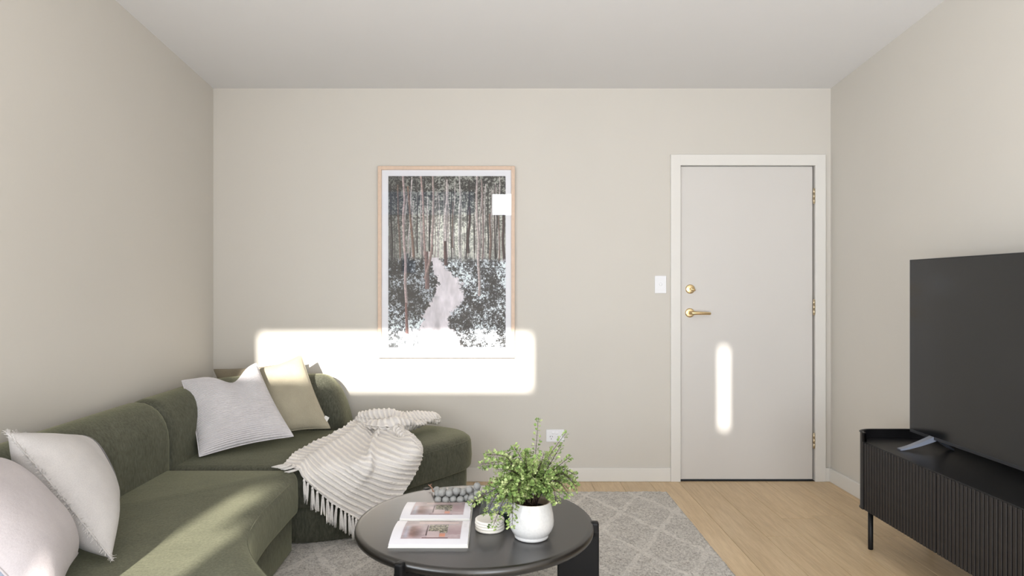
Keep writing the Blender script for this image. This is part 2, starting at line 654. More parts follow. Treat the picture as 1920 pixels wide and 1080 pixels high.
# door geometry in pixels on the back wall -> metres
bx = lambda px: (px - CX) * YB / F
bz = lambda py: CH - (py - CY) * YB / F
DX0, DX1, DZ1 = bx(1276), bx(1524), bz(312)
CX0, CX1, CZ1 = bx(1256.5), bx(1546), bz(290.5)
wall_with_holes('wall_back', YB, YB + 0.12, XL - 0.12, XR + 0.12, ceil_z(YB) + 0.01,
                [(DX0 - 0.012, DX1 + 0.012, -0.02, DZ1 + 0.012)], M['wall'])

# windows and added sun slots behind the camera; sun patches fall through them
TH = 0.1
dW = YB - YF
def back(xw, zw, yw=YB): return xw - SX * (yw - YF), zw + ST * (yw - YF)
p0 = back(-1.568, 0.600); p1 = back(0.209, 0.985)
cl_l = (p0[0], p1[0], p0[1], p1[1])
s_hi = 0.40 + ST * (2.90 - YF)
seat_w = (-1.10 - SX * 4.86, -1.435, 1.50, s_hi)
seat_w2 = (-1.435, -1.335, 1.50, 1.70)  # second step added to shape the sun patch on the seat
dslot = (1.468 - SX * dW - 0.024, 1.468 - SX * dW + 0.024, 0.34 + ST * dW, 0.90 + ST * dW)  # unseen slot added to throw the light streak on the door
wf = wall_with_holes('wall_front', YF - TH, YF, XL2 - 0.1, XR + 0.12, ceil_z(YF) + 0.02,
                     [cl_l, seat_w, seat_w2, dslot, (-0.11, 0.65, 2.41, 2.76)], M['wall'])
for n_, (a, b_, c_, d_) in enumerate((cl_l, seat_w, seat_w2, dslot, (-0.11, 0.65, 2.41, 2.76))):
    wobj = empty('window_%d' % (n_ + 1), ((a + b_) / 2, YF - 0.08, c_), kind='structure')  # numbering includes the added sun slots
    box('pane', (a, YF - 0.086, c_), (b_, YF - 0.080, d_), M['tinted_glass'] if n_ in (1, 2) else M['glass'], wobj)
tag(box('sun_blocker', (-0.30, YF - 2.3, 2.95), (0.59, YF - TH, 3.03), M['trim']), kind='structure')  # unseen slab added to keep direct sun out of the last opening

# ------------------------------------------------------------------ baseboards
def baseboard(name, pts, nrm):
    # pts: start/end on wall, nrm: into room
    (xa, ya), (xb, yb) = pts
    t, hgt = 0.016, 0.089
    lo = (min(xa, xb, xa + nrm[0] * t, xb + nrm[0] * t), min(ya, yb, ya + nrm[1] * t, yb + nrm[1] * t), 0.0)
    hi = (max(xa, xb, xa + nrm[0] * t, xb + nrm[0] * t), max(ya, yb, ya + nrm[1] * t, yb + nrm[1] * t), hgt)
    return tag(box(name, lo, hi, M['trim'], bevel=0.003), kind='structure')


baseboard('baseboard_back', ((XL, YB), (CX0, YB)), (0, -1))
baseboard('baseboard_back_corner', ((CX1, YB), (XR, YB)), (0, -1))
baseboard('baseboard_left', ((XL, YJ), (XL, YB - 0.016)), (1, 0))
baseboard('baseboard_right', ((XR, YF), (XR, YB - 0.016)), (-1, 0))

# ------------------------------------------------------------------ door
tr = empty('trim_1', (DX0, YB, 0), kind='structure')
box('architrave', (CX0, YB - 0.018, 0), (DX0 - 0.004, YB + 0.001, CZ1), M['trim'], tr, bevel=0.002)
box('architrave', (DX1 + 0.010, YB - 0.018, 0), (CX1, YB + 0.001, CZ1), M['trim'], tr, bevel=0.002)
box('architrave', (DX0 - 0.006, YB - 0.018, DZ1 + 0.004), (DX1 + 0.012, YB + 0.001, CZ1), M['trim'], tr, bevel=0.002)
box('door_stop', (DX0 - 0.012, YB + 0.05, 0), (DX0 + 0.002, YB + 0.1, DZ1 + 0.01), M['trim'], tr)
box('door_stop', (DX1 - 0.002, YB + 0.05, 0), (DX1 + 0.012, YB + 0.1, DZ1 + 0.01), M['trim'], tr)
box('door_stop', (DX0 - 0.012, YB + 0.05, DZ1 - 0.002), (DX1 + 0.012, YB + 0.1, DZ1 + 0.012), M['trim'], tr)
box('threshold', (DX0 - 0.01, YB - 0.004, 0.0), (DX1 + 0.012, YB + 0.1, 0.003), M['black_gap'], tr)
dr = empty('door_1', (DX1, YB, 0), kind='structure')
box('door_panel', (DX0, YB + 0.004, 0.011), (DX1, YB + 0.044, DZ1), M['door'], dr, bevel=0.002)
for py in (368, 576, 826):
    z = bz(py)
    hx = DX1 + 0.005
    hv = [tube_data([(hx, YB - 0.006, z - 0.046 + k * 0.031), (hx, YB - 0.006, z - 0.046 + (k + 1) * 0.031 - 0.0015)], 0.0075, 12) for k in range(3)]
    hv.append(lathe_data([(0.0001, 0.053), (0.005, 0.050), (0.0055, 0.046)], 12, (hx, YB - 0.006, z)))
    hv.append(lathe_data([(0.0055, -0.046), (0.005, -0.050), (0.0001, -0.053)], 12, (hx, YB - 0.006, z)))
    V, Fc = merge(hv)
    mesh('hinge', V, Fc, M['satin_nickel'], dr, smooth=True)


def disc_y(c, prof, n=40):
    # lathe whose axis is -Y (towards the room): prof = (radius, outwards)
    v, f = lathe_data(prof, n)
    v = [(c[0] + a, c[1] - z, c[2] + b) for (a, b, z) in v]
    return v, f


ys = YB + 0.004
c = (bx(1294.2), ys, bz(542))
V, Fc = disc_y(c, [(0.0001, 0.010), (0.024, 0.010), (0.0285, 0.0085), (0.030, 0.005), (0.030, -0.001)])
lock = mesh('deadbolt', V, Fc, M['brass'], dr, smooth=True)
bm = bmesh.new()
box_bm(bm, (-0.006, -0.030, -0.0055), (0.030, -0.009, 0.0055), 0.004, 3)
bmesh.ops.rotate(bm, verts=bm.verts, cent=(0, 0, 0), matrix=Matrix.Rotation(math.radians(16), 3, 'Y'))
bmesh.ops.translate(bm, verts=bm.verts, vec=Vector(c))
bm_obj('thumb_turn', bm, M['brass'], lock, True)
c = (bx(1293.5), ys, bz(586.5))
V, Fc = disc_y(c, [(0.0001, 0.009), (0.022, 0.009), (0.0285, 0.008), (0.030, 0.004), (0.030, -0.001)])
rose = mesh('handle_rose', V, Fc, M['brass'], dr, smooth=True)
V, Fc = merge([tube_data([(c[0], ys - 0.005, c[2]), (c[0], ys - 0.040, c[2])], 0.011, 20),
               tube_data([(c[0] - 0.009, ys - 0.047, c[2] + 0.001), (c[0] + 0.01, ys - 0.050, c[2]), (c[0] + 0.06, ys - 0.052, c[2] - 0.001), (c[0] + 0.115, ys - 0.050, c[2] - 0.003), (c[0] + 0.121, ys - 0.050, c[2] - 0.003)],
                         [0.0105, 0.0115, 0.0105, 0.009, 0.0078], 20)])
mesh('lever_handle', V, Fc, M['brass'], rose, smooth=True)

# ------------------------------------------------------------------ light switch and power outlet
sw = empty('light_switch', (bx(1238), YB, bz(533.5)), 'white wall switch plate with one round button left of the door', 'light switch')
box('switch_plate', (bx(1227.5), YB - 0.008, bz(550)), (bx(1249), YB, bz(517)), M['plastic'], sw, bevel=0.003, seg=3)
V, Fc = disc_y((bx(1238.3), YB - 0.008, bz(533)), [(0.0001, 0.0022), (0.007, 0.003), (0.0095, 0.0018), (0.0095, -0.001)], 28)
mesh('switch_button', V, Fc, M['plastic'], sw, smooth=True)
so = empty('power_outlet', (bx(1041), YB, bz(816)), 'white double power outlet low on the back wall behind the fern', 'power outlet')
box('outlet_plate', (bx(1024), YB - 0.009, bz(828)), (bx(1057.5), YB, bz(805)), M['plastic'], so, bevel=0.003, seg=3)
for px in (1037.3, 1043.6):
    V, Fc = disc_y((bx(px), YB - 0.009, bz(811.5)), [(0.0001, 0.002), (0.007, 0.003), (0.009, 0.0015), (0.009, -0.001)], 24)
    mesh('rocker_switch', V, Fc, M['plastic'], so, smooth=True)
for (px, py, ry) in ((1031.4, 818, 20), (1035.4, 818, -20), (1033.5, 822.3, 0), (1046, 818, 20), (1050, 818, -20), (1048, 822.3, 0)):
    bm = bmesh.new()
    box_bm(bm, (-0.0014, -0.0008, -0.0042), (0.0014, 0.001, 0.0042))
    bmesh.ops.rotate(bm, verts=bm.verts, cent=(0, 0, 0), matrix=Matrix.Rotation(math.radians(ry), 3, 'Y'))
    bmesh.ops.translate(bm, verts=bm.verts, vec=(bx(px), YB - 0.009, bz(py)))
    bm_obj('socket_slot', bm, M['slot'], so)


# ------------------------------------------------------------------ framed forest print
def forest_print():
    H, W = 860, 590
    yy, xx = np.mgrid[0:H, 0:W].astype(float)
    u, v = xx / W, yy / H
    img = np.zeros((H, W, 3))
    fine = fbm(H, W, 90, 3, 3, H / W, 0.8)
    mid = fbm(H, W, 22, 5, 4, H / W, 0.75)
    # misty background
    mist = 0.66 + 0.26 * np.exp(-((v - 0.33) / 0.16) ** 2) * np.exp(-((u - 0.52) / 0.40) ** 2) - 0.20 * np.exp(-((u) / 0.22) ** 2) - 0.08 * (v < 0.12)
    fol = np.clip((fine - 0.5) * 3.2 + (mid - 0.5) * 2.2 + 0.5, 0, 1)
    lum = mist + 0.10 - 0.62 * (1 - fol) * np.clip(1.15 - v / 0.55, 0.25, 1)
    base = np.stack([lum, lum * 1.0 + 0.005, lum * 0.965], -1)
    img[:] = np.clip(base, 0.03, 1)
    r = np.random.default_rng(5)

    def trunk(x0, x1, v0, v1, w, col, tex=0.25, taper=0.25):
        ya, yb = int(v0 * H), int(v1 * H)
        wob = vnoise(H, 2, 4, int(x0 * 997) + 3, 2.0)[:, 0]
        for y in range(ya, min(H, yb)):
            t = (y - ya) / max(1, yb - ya)
            xc = (x0 + (x1 - x0) * t + (wob[y] - 0.5) * 0.016) * W
            ww = w * (1 - taper + taper * t)
            a, b = int(max(0, xc - ww - 1)), int(min(W, xc + ww + 2))
            if b <= a: continue
            xs = np.arange(a, b)
            m = np.clip(ww / 2 + 0.5 - np.abs(xs - xc), 0, 1)[:, None]
            shade = 1.1 - 0.5 * np.clip((xs - xc) / ww + 0.5, 0, 1)[:, None]
            k = shade * (1 - tex + 2 * tex * (fine[y, a:b, None]))
            img[y, a:b] = img[y, a:b] * (1 - m) + np.array(col)[None] * k * m
    # far thin trunks
    for i in range(46):
        x = r.random()
        dark = r.random() < 0.5
        g = r.uniform(0.22, 0.42) if dark else r.uniform(0.66, 0.88)
        if x < 0.25: g *= 0.75
        trunk(x, x + r.uniform(-0.02, 0.02), r.uniform(0.0, 0.25), r.uniform(0.42, 0.56), r.uniform(1.5, 4.0), (g * 1.04, g * 0.98, g * 0.95))
    for i in range(30):                     # paler mid-distance trunks
        x = r.uniform(0.12, 0.98)
        g = r.uniform(0.78, 0.95) if r.random() < 0.7 else r.uniform(0.10, 0.2)
        trunk(x, x + r.uniform(-0.025, 0.025), r.uniform(0.0, 0.15), r.uniform(0.44, 0.55), r.uniform(3.5, 8.0), (g, g * 0.96, g * 0.95))
    # branches
    for i in range(60):
        x, y = r.random() * W, r.uniform(0, 0.42) * H
        a = r.uniform(0.15, 0.8) * (1 if r.random() < 0.5 else -1)
        L_ = r.uniform(15, 60)
        g = r.uniform(0.15, 0.75)
        for s in np.linspace(0, 1, int(L_ * 1.5)):
            xi, yi = int(x + L_ * s), int(y - a * L_ * s + 10 * s * s)
            if 0 <= xi < W and 0 <= yi < H: img[yi, xi] = g
    # main trunks (x at top, x at bottom, v0, v1, width px, colour)
    N = lambda p: (p - 105) / 590
    pale, pink, brown, dk = (0.92, 0.88, 0.87), (0.80, 0.70, 0.68), (0.54, 0.45, 0.41), (0.20, 0.15, 0.15)
    for t in ((N(150), N(172), 0.05, 0.56, 10, brown), (N(205), N(232), 0.06, 0.54, 12, (0.62, 0.50, 0.44)), (N(112), N(122), 0.05, 0.50, 10, dk),
              (N(250), N(252), 0.1, 0.45, 6, dk), (N(270), N(292), 0.0, 0.52, 12, pink), (N(332), N(322), 0.0, 0.46, 13, (0.80, 0.73, 0.71)),
              (N(310), N(308), 0.2, 0.44, 8, dk), (N(396), N(391), 0.02, 0.40, 12, pale), (N(391), N(397), 0.38, 0.52, 17, (0.42, 0.30, 0.30)),
              (N(432), N(430), 0.15, 0.42, 7, brown), (N(467), N(462), 0.0, 0.49, 11, (0.88, 0.86, 0.85)), (N(516), N(507), 0.02, 0.20, 8, dk),
              (N(512), N(506), 0.18, 0.45, 14, (0.36, 0.27, 0.27)), (N(535), N(534), 0.2, 0.45, 5, dk), (N(572), N(583), 0.02, 0.54, 10, (0.70, 0.63, 0.62)),
              (N(616), N(614), 0.22, 0.55, 12, (0.60, 0.50, 0.46)), (N(640), N(645), 0.05, 0.50, 6, dk), (N(684), N(686), 0.16, 0.58, 15, (0.34, 0.26, 0.26)),
              (N(662), N(660), 0.1, 0.52, 6, brown)):
        trunk(*t)
    # undergrowth
    top = 0.47 + 0.05 * (mid[:, :] - 0.5)
    bush = np.clip((v - top) / 0.03, 0, 1)
    bl = fbm(H, W, 70, 21, 3, H / W, 0.95)
    bl2 = fbm(H, W, 9, 33, 2, H / W, 0.6)
    bt = np.clip(0.38 + (bl - 0.5) * 2.9 + (bl2 - 0.5) * 1.5, 0.05, 0.98)
    left = (u < 0.42)
    dark = np.where(left, -0.16 + 0.42 * np.clip((v - 0.72) / 0.2, 0, 1), 0.16 * np.clip(1 - (v - 0.5) / 0.2, 0, 1) + 0.02)
    bt = np.clip(bt + dark, 0.03, 1)
    bc = np.stack([bt * 0.97, bt * 1.0, bt * 1.03], -1)
    img[:] = img * (1 - bush[..., None]) + bc * bush[..., None]
    # track
    pv = np.array([0.475, 0.55, 0.62, 0.70, 0.75, 0.80, 0.86, 0.92, 1.0])
    lx = np.array([0.355, 0.375, 0.41, 0.385, 0.34, 0.29, 0.27, 0.245, 0.24])
    rx = np.array([0.45, 0.52, 0.63, 0.665, 0.63, 0.545, 0.52, 0.60, 0.64])
    ed = (fbm(H, W, 30, 51, 3, H / W, 0.8) - 0.5) * 0.09
    lft = np.interp(v[:, 0], pv, lx)[:, None] + ed
    rgt = np.interp(v[:, 0], pv, rx)[:, None] + ed
    m = np.clip((u - lft) / 0.02, 0, 1) * np.clip((rgt - u) / 0.03, 0, 1) * (v > 0.475)
    tr_ = 0.92 + 0.22 * (fbm(H, W, 26, 77, 3, 0.6, 0.7) - 0.5)
    tr_ = tr_ - 0.10 * np.exp(-((u - 0.41 - 0.1 * (v - .75)) / 0.03) ** 2) * (v > 0.7)
    trc = np.stack([tr_, tr_ * 0.975, tr_ * 0.99], -1)
    img[:] = img * (1 - m[..., None]) + trc * m[..., None]
    # near trunks in front of the undergrowth
    for t in ((N(180), N(193), 0.0, 0.75, 15, (0.83, 0.75, 0.74)), (N(193), N(199), 0.74, 0.92, 15, (0.66, 0.50, 0.48)),
              (N(298), N(298), 0.44, 0.66, 22, (0.60, 0.48, 0.47)), (N(325), N(290), 0.40, 0.60, 15, (0.72, 0.62, 0.60)),
              (N(550), N(561), 0.0, 0.70, 14, (0.85, 0.80, 0.79)), (N(397), N(397), 0.44, 0.52, 17, (0.42, 0.30, 0.30))):
        trunk(*t)
    return np.clip(img, 0, 1) ** 1.2


FX0, FX1, FZ0, FZ1 = bx(710), bx(965), bz(670), bz(313)
pic = empty('framed_print', ((FX0 + FX1) / 2, YB, FZ0), 'pale oak framed photograph of a track through tall forest trees on the back wall', 'picture')
fw, fd = 0.023, 0.034
fy0, fy1 = YB - fd, YB
for nm, lo, hi in (('l', (FX0, fy0, FZ0), (FX0 + fw, fy1, FZ1)), ('r', (FX1 - fw, fy0, FZ0), (FX1, fy1, FZ1)),
                   ('b', (FX0 + fw, fy0, FZ0), (FX1 - fw, fy1, FZ0 + fw)), ('t', (FX0 + fw, fy0, FZ1 - fw), (FX1 - fw, fy1, FZ1))):
    box('frame_bar', lo, hi, M['oak'], pic, bevel=0.0015, seg=1)
box('mat_board', (FX0 + fw - 0.002, YB - 0.016, FZ0 + fw - 0.002), (FX1 - fw + 0.002, YB - 0.004, FZ1 - fw + 0.002), M['matboard'], pic)
px0, px1, pz0, pz1 = bx(729), bx(948), bz(651), bz(331)
M['print'] = image_mat('forest_print', forest_print())
yp = YB - 0.0172
mesh('photo_print', [(px0, yp, pz0), (px1, yp, pz0), (px1, yp, pz1), (px0, yp, pz1)], [(0, 1, 2, 3)], M['print'], pic,
     uvs=[(0, 0), (1, 0), (1, 1), (0, 1)])
box('glazing', (FX0 + fw - 0.002, YB - 0.026, FZ0 + fw - 0.002), (FX1 - fw + 0.002, YB - 0.0235, FZ1 - fw + 0.002), M['glass'], pic)

# ------------------------------------------------------------------ rug
RX0, RX1, RY0, RY1 = -1.40, 1.035, 1.15, 4.05
nx, ny = 300, 360
gx = np.linspace(RX0, RX1, nx); gy = np.linspace(RY0, RY1, ny)
GX, GY = np.meshgrid(gx, gy)
hz = 0.012 + 0.005 * rng.random((ny, nx)) + 0.003 * (fbm(ny, nx, 40, 9, 2) - 0.5)
edge = np.minimum(np.minimum(GX - RX0, RX1 - GX), np.minimum(GY - RY0, RY1 - GY))
hz = hz * np.clip(0.15 + edge / 0.012, 0, 1)
GX = GX + (rng.random((ny, nx)) - 0.5) * 0.006
GY = GY + (rng.random((ny, nx)) - 0.5) * 0.006
vv = np.stack([GX.ravel(), GY.ravel(), hz.ravel() + 0.001], -1)
idx = np.arange(nx * ny).reshape(ny, nx)
ff = np.stack([idx[:-1, :-1].ravel(), idx[:-1, 1:].ravel(), idx[1:, 1:].ravel(), idx[1:, :-1].ravel()], -1)
rug = mesh('rug', vv.tolist(), ff.tolist(), M['rug'], None, smooth=True)
tag(rug, 'mottled grey area rug with cream diamond lattice under the coffee table and sofa', 'rug')

# ------------------------------------------------------------------ sofa
sofa = empty('curved_sofa', (-1.3, 2.8, 0), 'curved olive green velvet corner sofa with rounded chaise end along the left wall', 'sofa')
ZS, ZB = 0.402, 0.20


def resample(poly, step=0.025):
    out = []
    n = len(poly)
    for i in range(n):
        a, b = poly[i], poly[(i + 1) % n]
        k = max(1, int(round((b - a).length / step)))
        for j in range(k): out.append(a.lerp(b, j / k))
    return out


def smooth_poly(pts, it=2):
    for _ in range(it):
        n = len(pts)
        pts = [pts[i] * 0.5 + (pts[i - 1] + pts[(i + 1) % n]) * 0.25 for i in range(n)]
    return pts


def fillet(pts, radii, n=10):
    """round the given vertices {index: radius} of a closed polygon"""
    out = []
    for i, p in enumerate(pts):
        if i not in radii:
            out.append(p); continue
        r = radii[i]
        a = (pts[i - 1] - p).normalized(); b = (pts[(i + 1) % len(pts)] - p).normalized()
        half = a.angle(b) / 2
        d = r / math.tan(half)
        c = p + (a + b).normalized() * (r / math.sin(half))
        p0, p1 = p + a * d - c, p + b * d - c
        tot = p0.angle(p1)
        sgn = 1 if p0.x * p1.y - p0.y * p1.x > 0 else -1
        for k in range(n + 1):
            t = sgn * tot * k / n
            out.append(c + Vector((p0.x * math.cos(t) - p0.y * math.sin(t), p0.x * math.sin(t) + p0.y * math.cos(t))))
    return out


def slab(name, outline, prof, mat, parent, scale=None):
    """outline: ccw list of Vector2; prof: list of (inset, z) from bottom centre to top centre"""
    n = len(outline)
    nor = []
    for i in range(n):
        t = (outline[(i + 1) % n] - outline[i - 1]).normalized()
        nor.append(Vector((-t.y, t.x)))       # inward for ccw
    V, Fc = [], []
    for (ins, z) in prof:
        for p, q in zip(outline, nor):
            r = p + q * ins * (scale(p) if scale else 1.0)
            V.append((r.x, r.y, z))
    m = len(prof)
    for k in range(m - 1):
        for i in range(n):
            j = (i + 1) % n
            Fc.append((k * n + i, k * n + j, (k + 1) * n + j, (k + 1) * n + i))
    Fc.append(tuple(range(n - 1, -1, -1)))
    Fc.append(tuple((m - 1) * n + i for i in range(n)))
    return mesh(name, V, Fc, mat, parent, smooth=True)


def seat_profile(z0, z1, rt=0.075, rb=0.022):
    pr = []
    pr += [(0.04, z0), (rb, z0 + 0.001)]
    for k in range(1, 6):
        a = math.pi / 2 * k / 5
        pr.append((rb * (1 - math.sin(a)), z0 + rb * (1 - math.cos(a))))
    zz = z1 - rt * 0.85
    pr.append((-0.004, (z0 + zz) / 2))
    for k in range(0, 8):
        a = math.pi / 2 * k / 7
        pr.append((rt * (1 - math.cos(a)), zz + (z1 - 0.008 - zz) * math.sin(a)))
    pr += [(rt + 0.012, z1 - 0.006), (rt + 0.02, z1 - 0.005)]
    return pr


def poly2(pts): return [Vector(p) for p in pts]

inner = catmull([(-0.945, 3.10, 0), (-0.942, 2.9, 0), (-0.937, 2.66, 0), (-0.905, 2.42, 0), (-0.835, 2.24, 0), (-0.69, 2.03, 0), (-0.50, 1.84, 0), (-0.30, 1.68, 0),
                 (-0.19, 1.48, 0), (-0.22, 1.26, 0), (-0.42, 1.06, 0), (-0.8, 0.95, 0), (-1.25, 1.0, 0), (-1.62, 1.18, 0), (-1.80, 1.42, 0)], 6)
inner = [Vector((p.x, p.y)) for p in inner]
near_out = [Vector((-1.84, 3.165)), Vector((-1.84, 1.46))] + inner[::-1] + [Vector((-0.955, 3.165))]
near_out = fillet(near_out, {0: 0.10, len(near_out) - 1: 0.075})
near_out = smooth_poly(resample(near_out, 0.015), 2)
front = catmull([(-0.945, 3.175, 0), (-0.80, 3.22, 0), (-0.66, 3.285, 0), (-0.50, 3.43, 0), (-0.38, 3.575, 0), (-0.27, 3.71, 0), (-0.185, 3.84, 0), (-0.165, 3.97, 0), (-0.22, 4.10, 0), (-0.36, 4.20, 0), (-0.55, 4.255, 0), (-0.8, 4.265, 0)], 6)
front = [Vector((p.x, p.y)) for p in front]
far_out = [Vector((-1.84, 4.265)), Vector((-1.84, 3.175))] + front
far_out = fillet(far_out, {0: 0.10, 1: 0.10, 2: 0.07})
far_out = smooth_poly(resample(far_out, 0.015), 2)
area_s = lambda P_: sum(P_[i - 1].x * P_[i].y - P_[i].x * P_[i - 1].y for i in range(len(P_)))
if area_s(near_out) < 0: near_out.reverse()
if area_s(far_out) < 0: far_out.reverse()
def seam_scale(p):
    return 0.45 + 0.55 * max(0.0, min(1.0, (abs(p.y - 3.17) - 0.06) / 0.12))


slab('seat_cushion', near_out, seat_profile(ZB, ZS), M['velvet'], sofa, seam_scale)
slab('seat_cushion', far_out, seat_profile(ZB, ZS), M['velvet'], sofa, seam_scale)


def inset(outline, d):
    n = len(outline)
    return [outline[i] + Vector((-(outline[(i + 1) % n] - outline[i - 1]).normalized().y, (outline[(i + 1) % n] - outline[i - 1]).normalized().x)) * d for i in range(n)]


base_prof = [(0.03, 0.0205), (0.006, 0.0215), (0.0, 0.028), (0.0, 0.19), (0.008, 0.199), (0.03, 0.2)]
slab('sofa_base', inset(near_out, 0.028), base_prof, M['velvet'], sofa)
slab('sofa_base', inset(far_out, 0.028), base_prof, M['velvet'], sofa)
# piping lines round the seat cushions
for out in (near_out, far_out):
    ln = inset(out, 0.010)
    pts = [(p.x, p.y, ZS - 0.038) for p in ln]
    V, Fc = tube_data(pts + pts[:1], 0.0032, 6, cap=False)
    mesh('piping', V, Fc, M['velvet'], sofa, smooth=True)


def backrest(name, path, end_a, end_b, htop=0.722):
    """path: list of Vector2 centreline; cross-section rounded top"""
    hw = 0.145
    N_ = 26
    prof = []
    # half super-ellipse top; profile in (w, z) from back bottom over crest to front bottom
    for k in range(N_ + 1):
        t = k / N_
        if t < 0.22:
            s = t / 0.22
            prof.append((-1.0, 0.2 + s * 0.33 / 1))
        elif t > 0.78:
            s = (1 - t) / 0.22
            prof.append((1.0 + 0.0 * s, 0.2 + s * 0.33))
        else:
            a = math.pi * (1 - (t - 0.22) / 0.56)
            prof.append((math.copysign(abs(math.cos(a)) ** 0.95, math.cos(a)), 0.53 + math.sin(a) ** 0.9 * (htop - 0.53)))
    L = [0]
    for i in range(1, len(path)): L.append(L[-1] + (path[i] - path[i - 1]).length)
    T = L[-1]
    V, Fc = [], []
    m = len(prof)
    for i, p in enumerate(path):
        t = (path[min(i + 1, len(path) - 1)] - path[max(0, i - 1)]).normalized()
        nr = Vector((t.y, -t.x))              # towards the room
        fh = fwid = 1.0
        for (s, (rad, kind)) in ((L[i], end_a), (T - L[i], end_b)):
            if s < rad:
                q = math.sqrt(max(0.0, 1 - (1 - s / rad) ** 2))
                if kind == 'round':
                    fh = min(fh, q ** 0.8); fwid = min(fwid, 0.72 + 0.28 * q)
                else:
                    fh = min(fh, 0.93 + 0.07 * q); fwid = min(fwid, 0.90 + 0.10 * q)
        zb = 0.2
        for (w, z) in prof:
            zz = zb + (z - zb) * (fh if z <= 0.41 else fh)
            c_ = p + nr * (w * hw * fwid)
            V.append((c_.x, c_.y, zz))
    for i in range(len(path) - 1):
        for k in range(m - 1):
            Fc.append((i * m + k, (i + 1) * m + k, (i + 1) * m + k + 1, i * m + k + 1))
    Fc.append(tuple(range(m)))
    Fc.append(tuple((len(path) - 1) * m + k for k in range(m - 1, -1, -1)))
    o = mesh(name, V, Fc, M['velvet'], sofa, smooth=True)
    bm = bmesh.new(); bm.from_mesh(o.data); bmesh.ops.recalc_face_normals(bm, faces=bm.faces); bm.to_mesh(o.data); bm.free()
    return o


def dense(a, b, n, ease_a=False, ease_b=False):
    ts = [i / n for i in range(n + 1)]
    return [Vector(a).lerp(Vector(b), t) for t in ts]

def endpack(L, rad, n=10):
    # distances from the end, packed for a round profile
    return [rad * (1 - math.cos(math.pi / 2 * k / n)) for k in range(n + 1)]

XB = -1.715
p_near = [Vector((XB, 3.165 - d)) for d in endpack(0, 0.06)] + [Vector((XB, y)) for y in np.linspace(3.05, 1.75, 30)] + [Vector((XB, 1.40 + d)) for d in endpack(0, 0.25)[::-1]]
backrest('backrest', p_near[::-1], (0.25, 'round'), (0.06, 'seam'))
arc_c, arc_r = Vector((-1.32, 3.755)), 0.395
p_far = [Vector((XB, 3.175 + d)) for d in endpack(0, 0.06)] + [Vector((XB, y)) for y in np.linspace(3.27, 3.755, 12)]
for k in range(1, 15):
    a = math.pi - math.pi / 2 * k / 14
    p_far.append(arc_c + Vector((math.cos(a), math.sin(a))) * arc_r)
EX = -0.925
p_far += [Vector((x, 4.15)) for x in np.linspace(-1.28, EX - 0.20, 8)[0:]]
p_far += [Vector((EX - d, 4.15)) for d in endpack(0, 0.19, 14)[::-1]]
backrest('backrest', p_far, (0.06, 'seam'), (0.19, 'round'))


# ------------------------------------------------------------------ pillows
def pillow_points(bl, br, tr_, tl, T, pinch=0.07, n=34, chop=None, puff=2.4, toward=None, seed=0, sag=0.0):
    bl, br, tr_, tl = map(Vector, (bl, br, tr_, tl))
    nrm = ((br - bl) + (tr_ - tl)).cross((tl - bl) + (tr_ - br)).normalized()
    if toward is not None and nrm.dot(Vector(toward)) < 0: nrm = -nrm
    wn_ = fbm(n + 1, n + 1, 4, seed + 40, 2)
    sides = []
    def base(u, v):
        # pinch: pull edges inward mid-side
        uu = u + pinch * math.sin(math.pi * v) * (1 - 2 * u) * (abs(2 * u - 1) ** 1.5)
        vv_ = v + pinch * math.sin(math.pi * u) * (1 - 2 * v) * (abs(2 * v - 1) ** 1.5)
        p = (bl * (1 - uu) + br * uu) * (1 - vv_) + (tl * (1 - uu) + tr_ * uu) * vv_
        if chop:
            cu, cw, cd = chop
            d = cd * math.exp(-((u - cu) / cw) ** 2) * max(0, (v - 0.35) / 0.65) ** 1.6
            p = p - ((tl - bl).lerp(tr_ - br, u)).normalized() * d
        return p
    def hgt(u, v):
        a = max(0.0, 1 - abs(2 * u - 1) ** puff); b = max(0.0, 1 - abs(2 * v - 1) ** puff)
        hh = T / 2 * (a * b) ** 0.55
        if chop:
            cu, cw, cd = chop
            hh *= 1 - 0.45 * math.exp(-((u - cu) / (cw * 0.7)) ** 2) * max(0, (v - 0.4) / 0.6)
        return hh
    return base, hgt, nrm, wn_


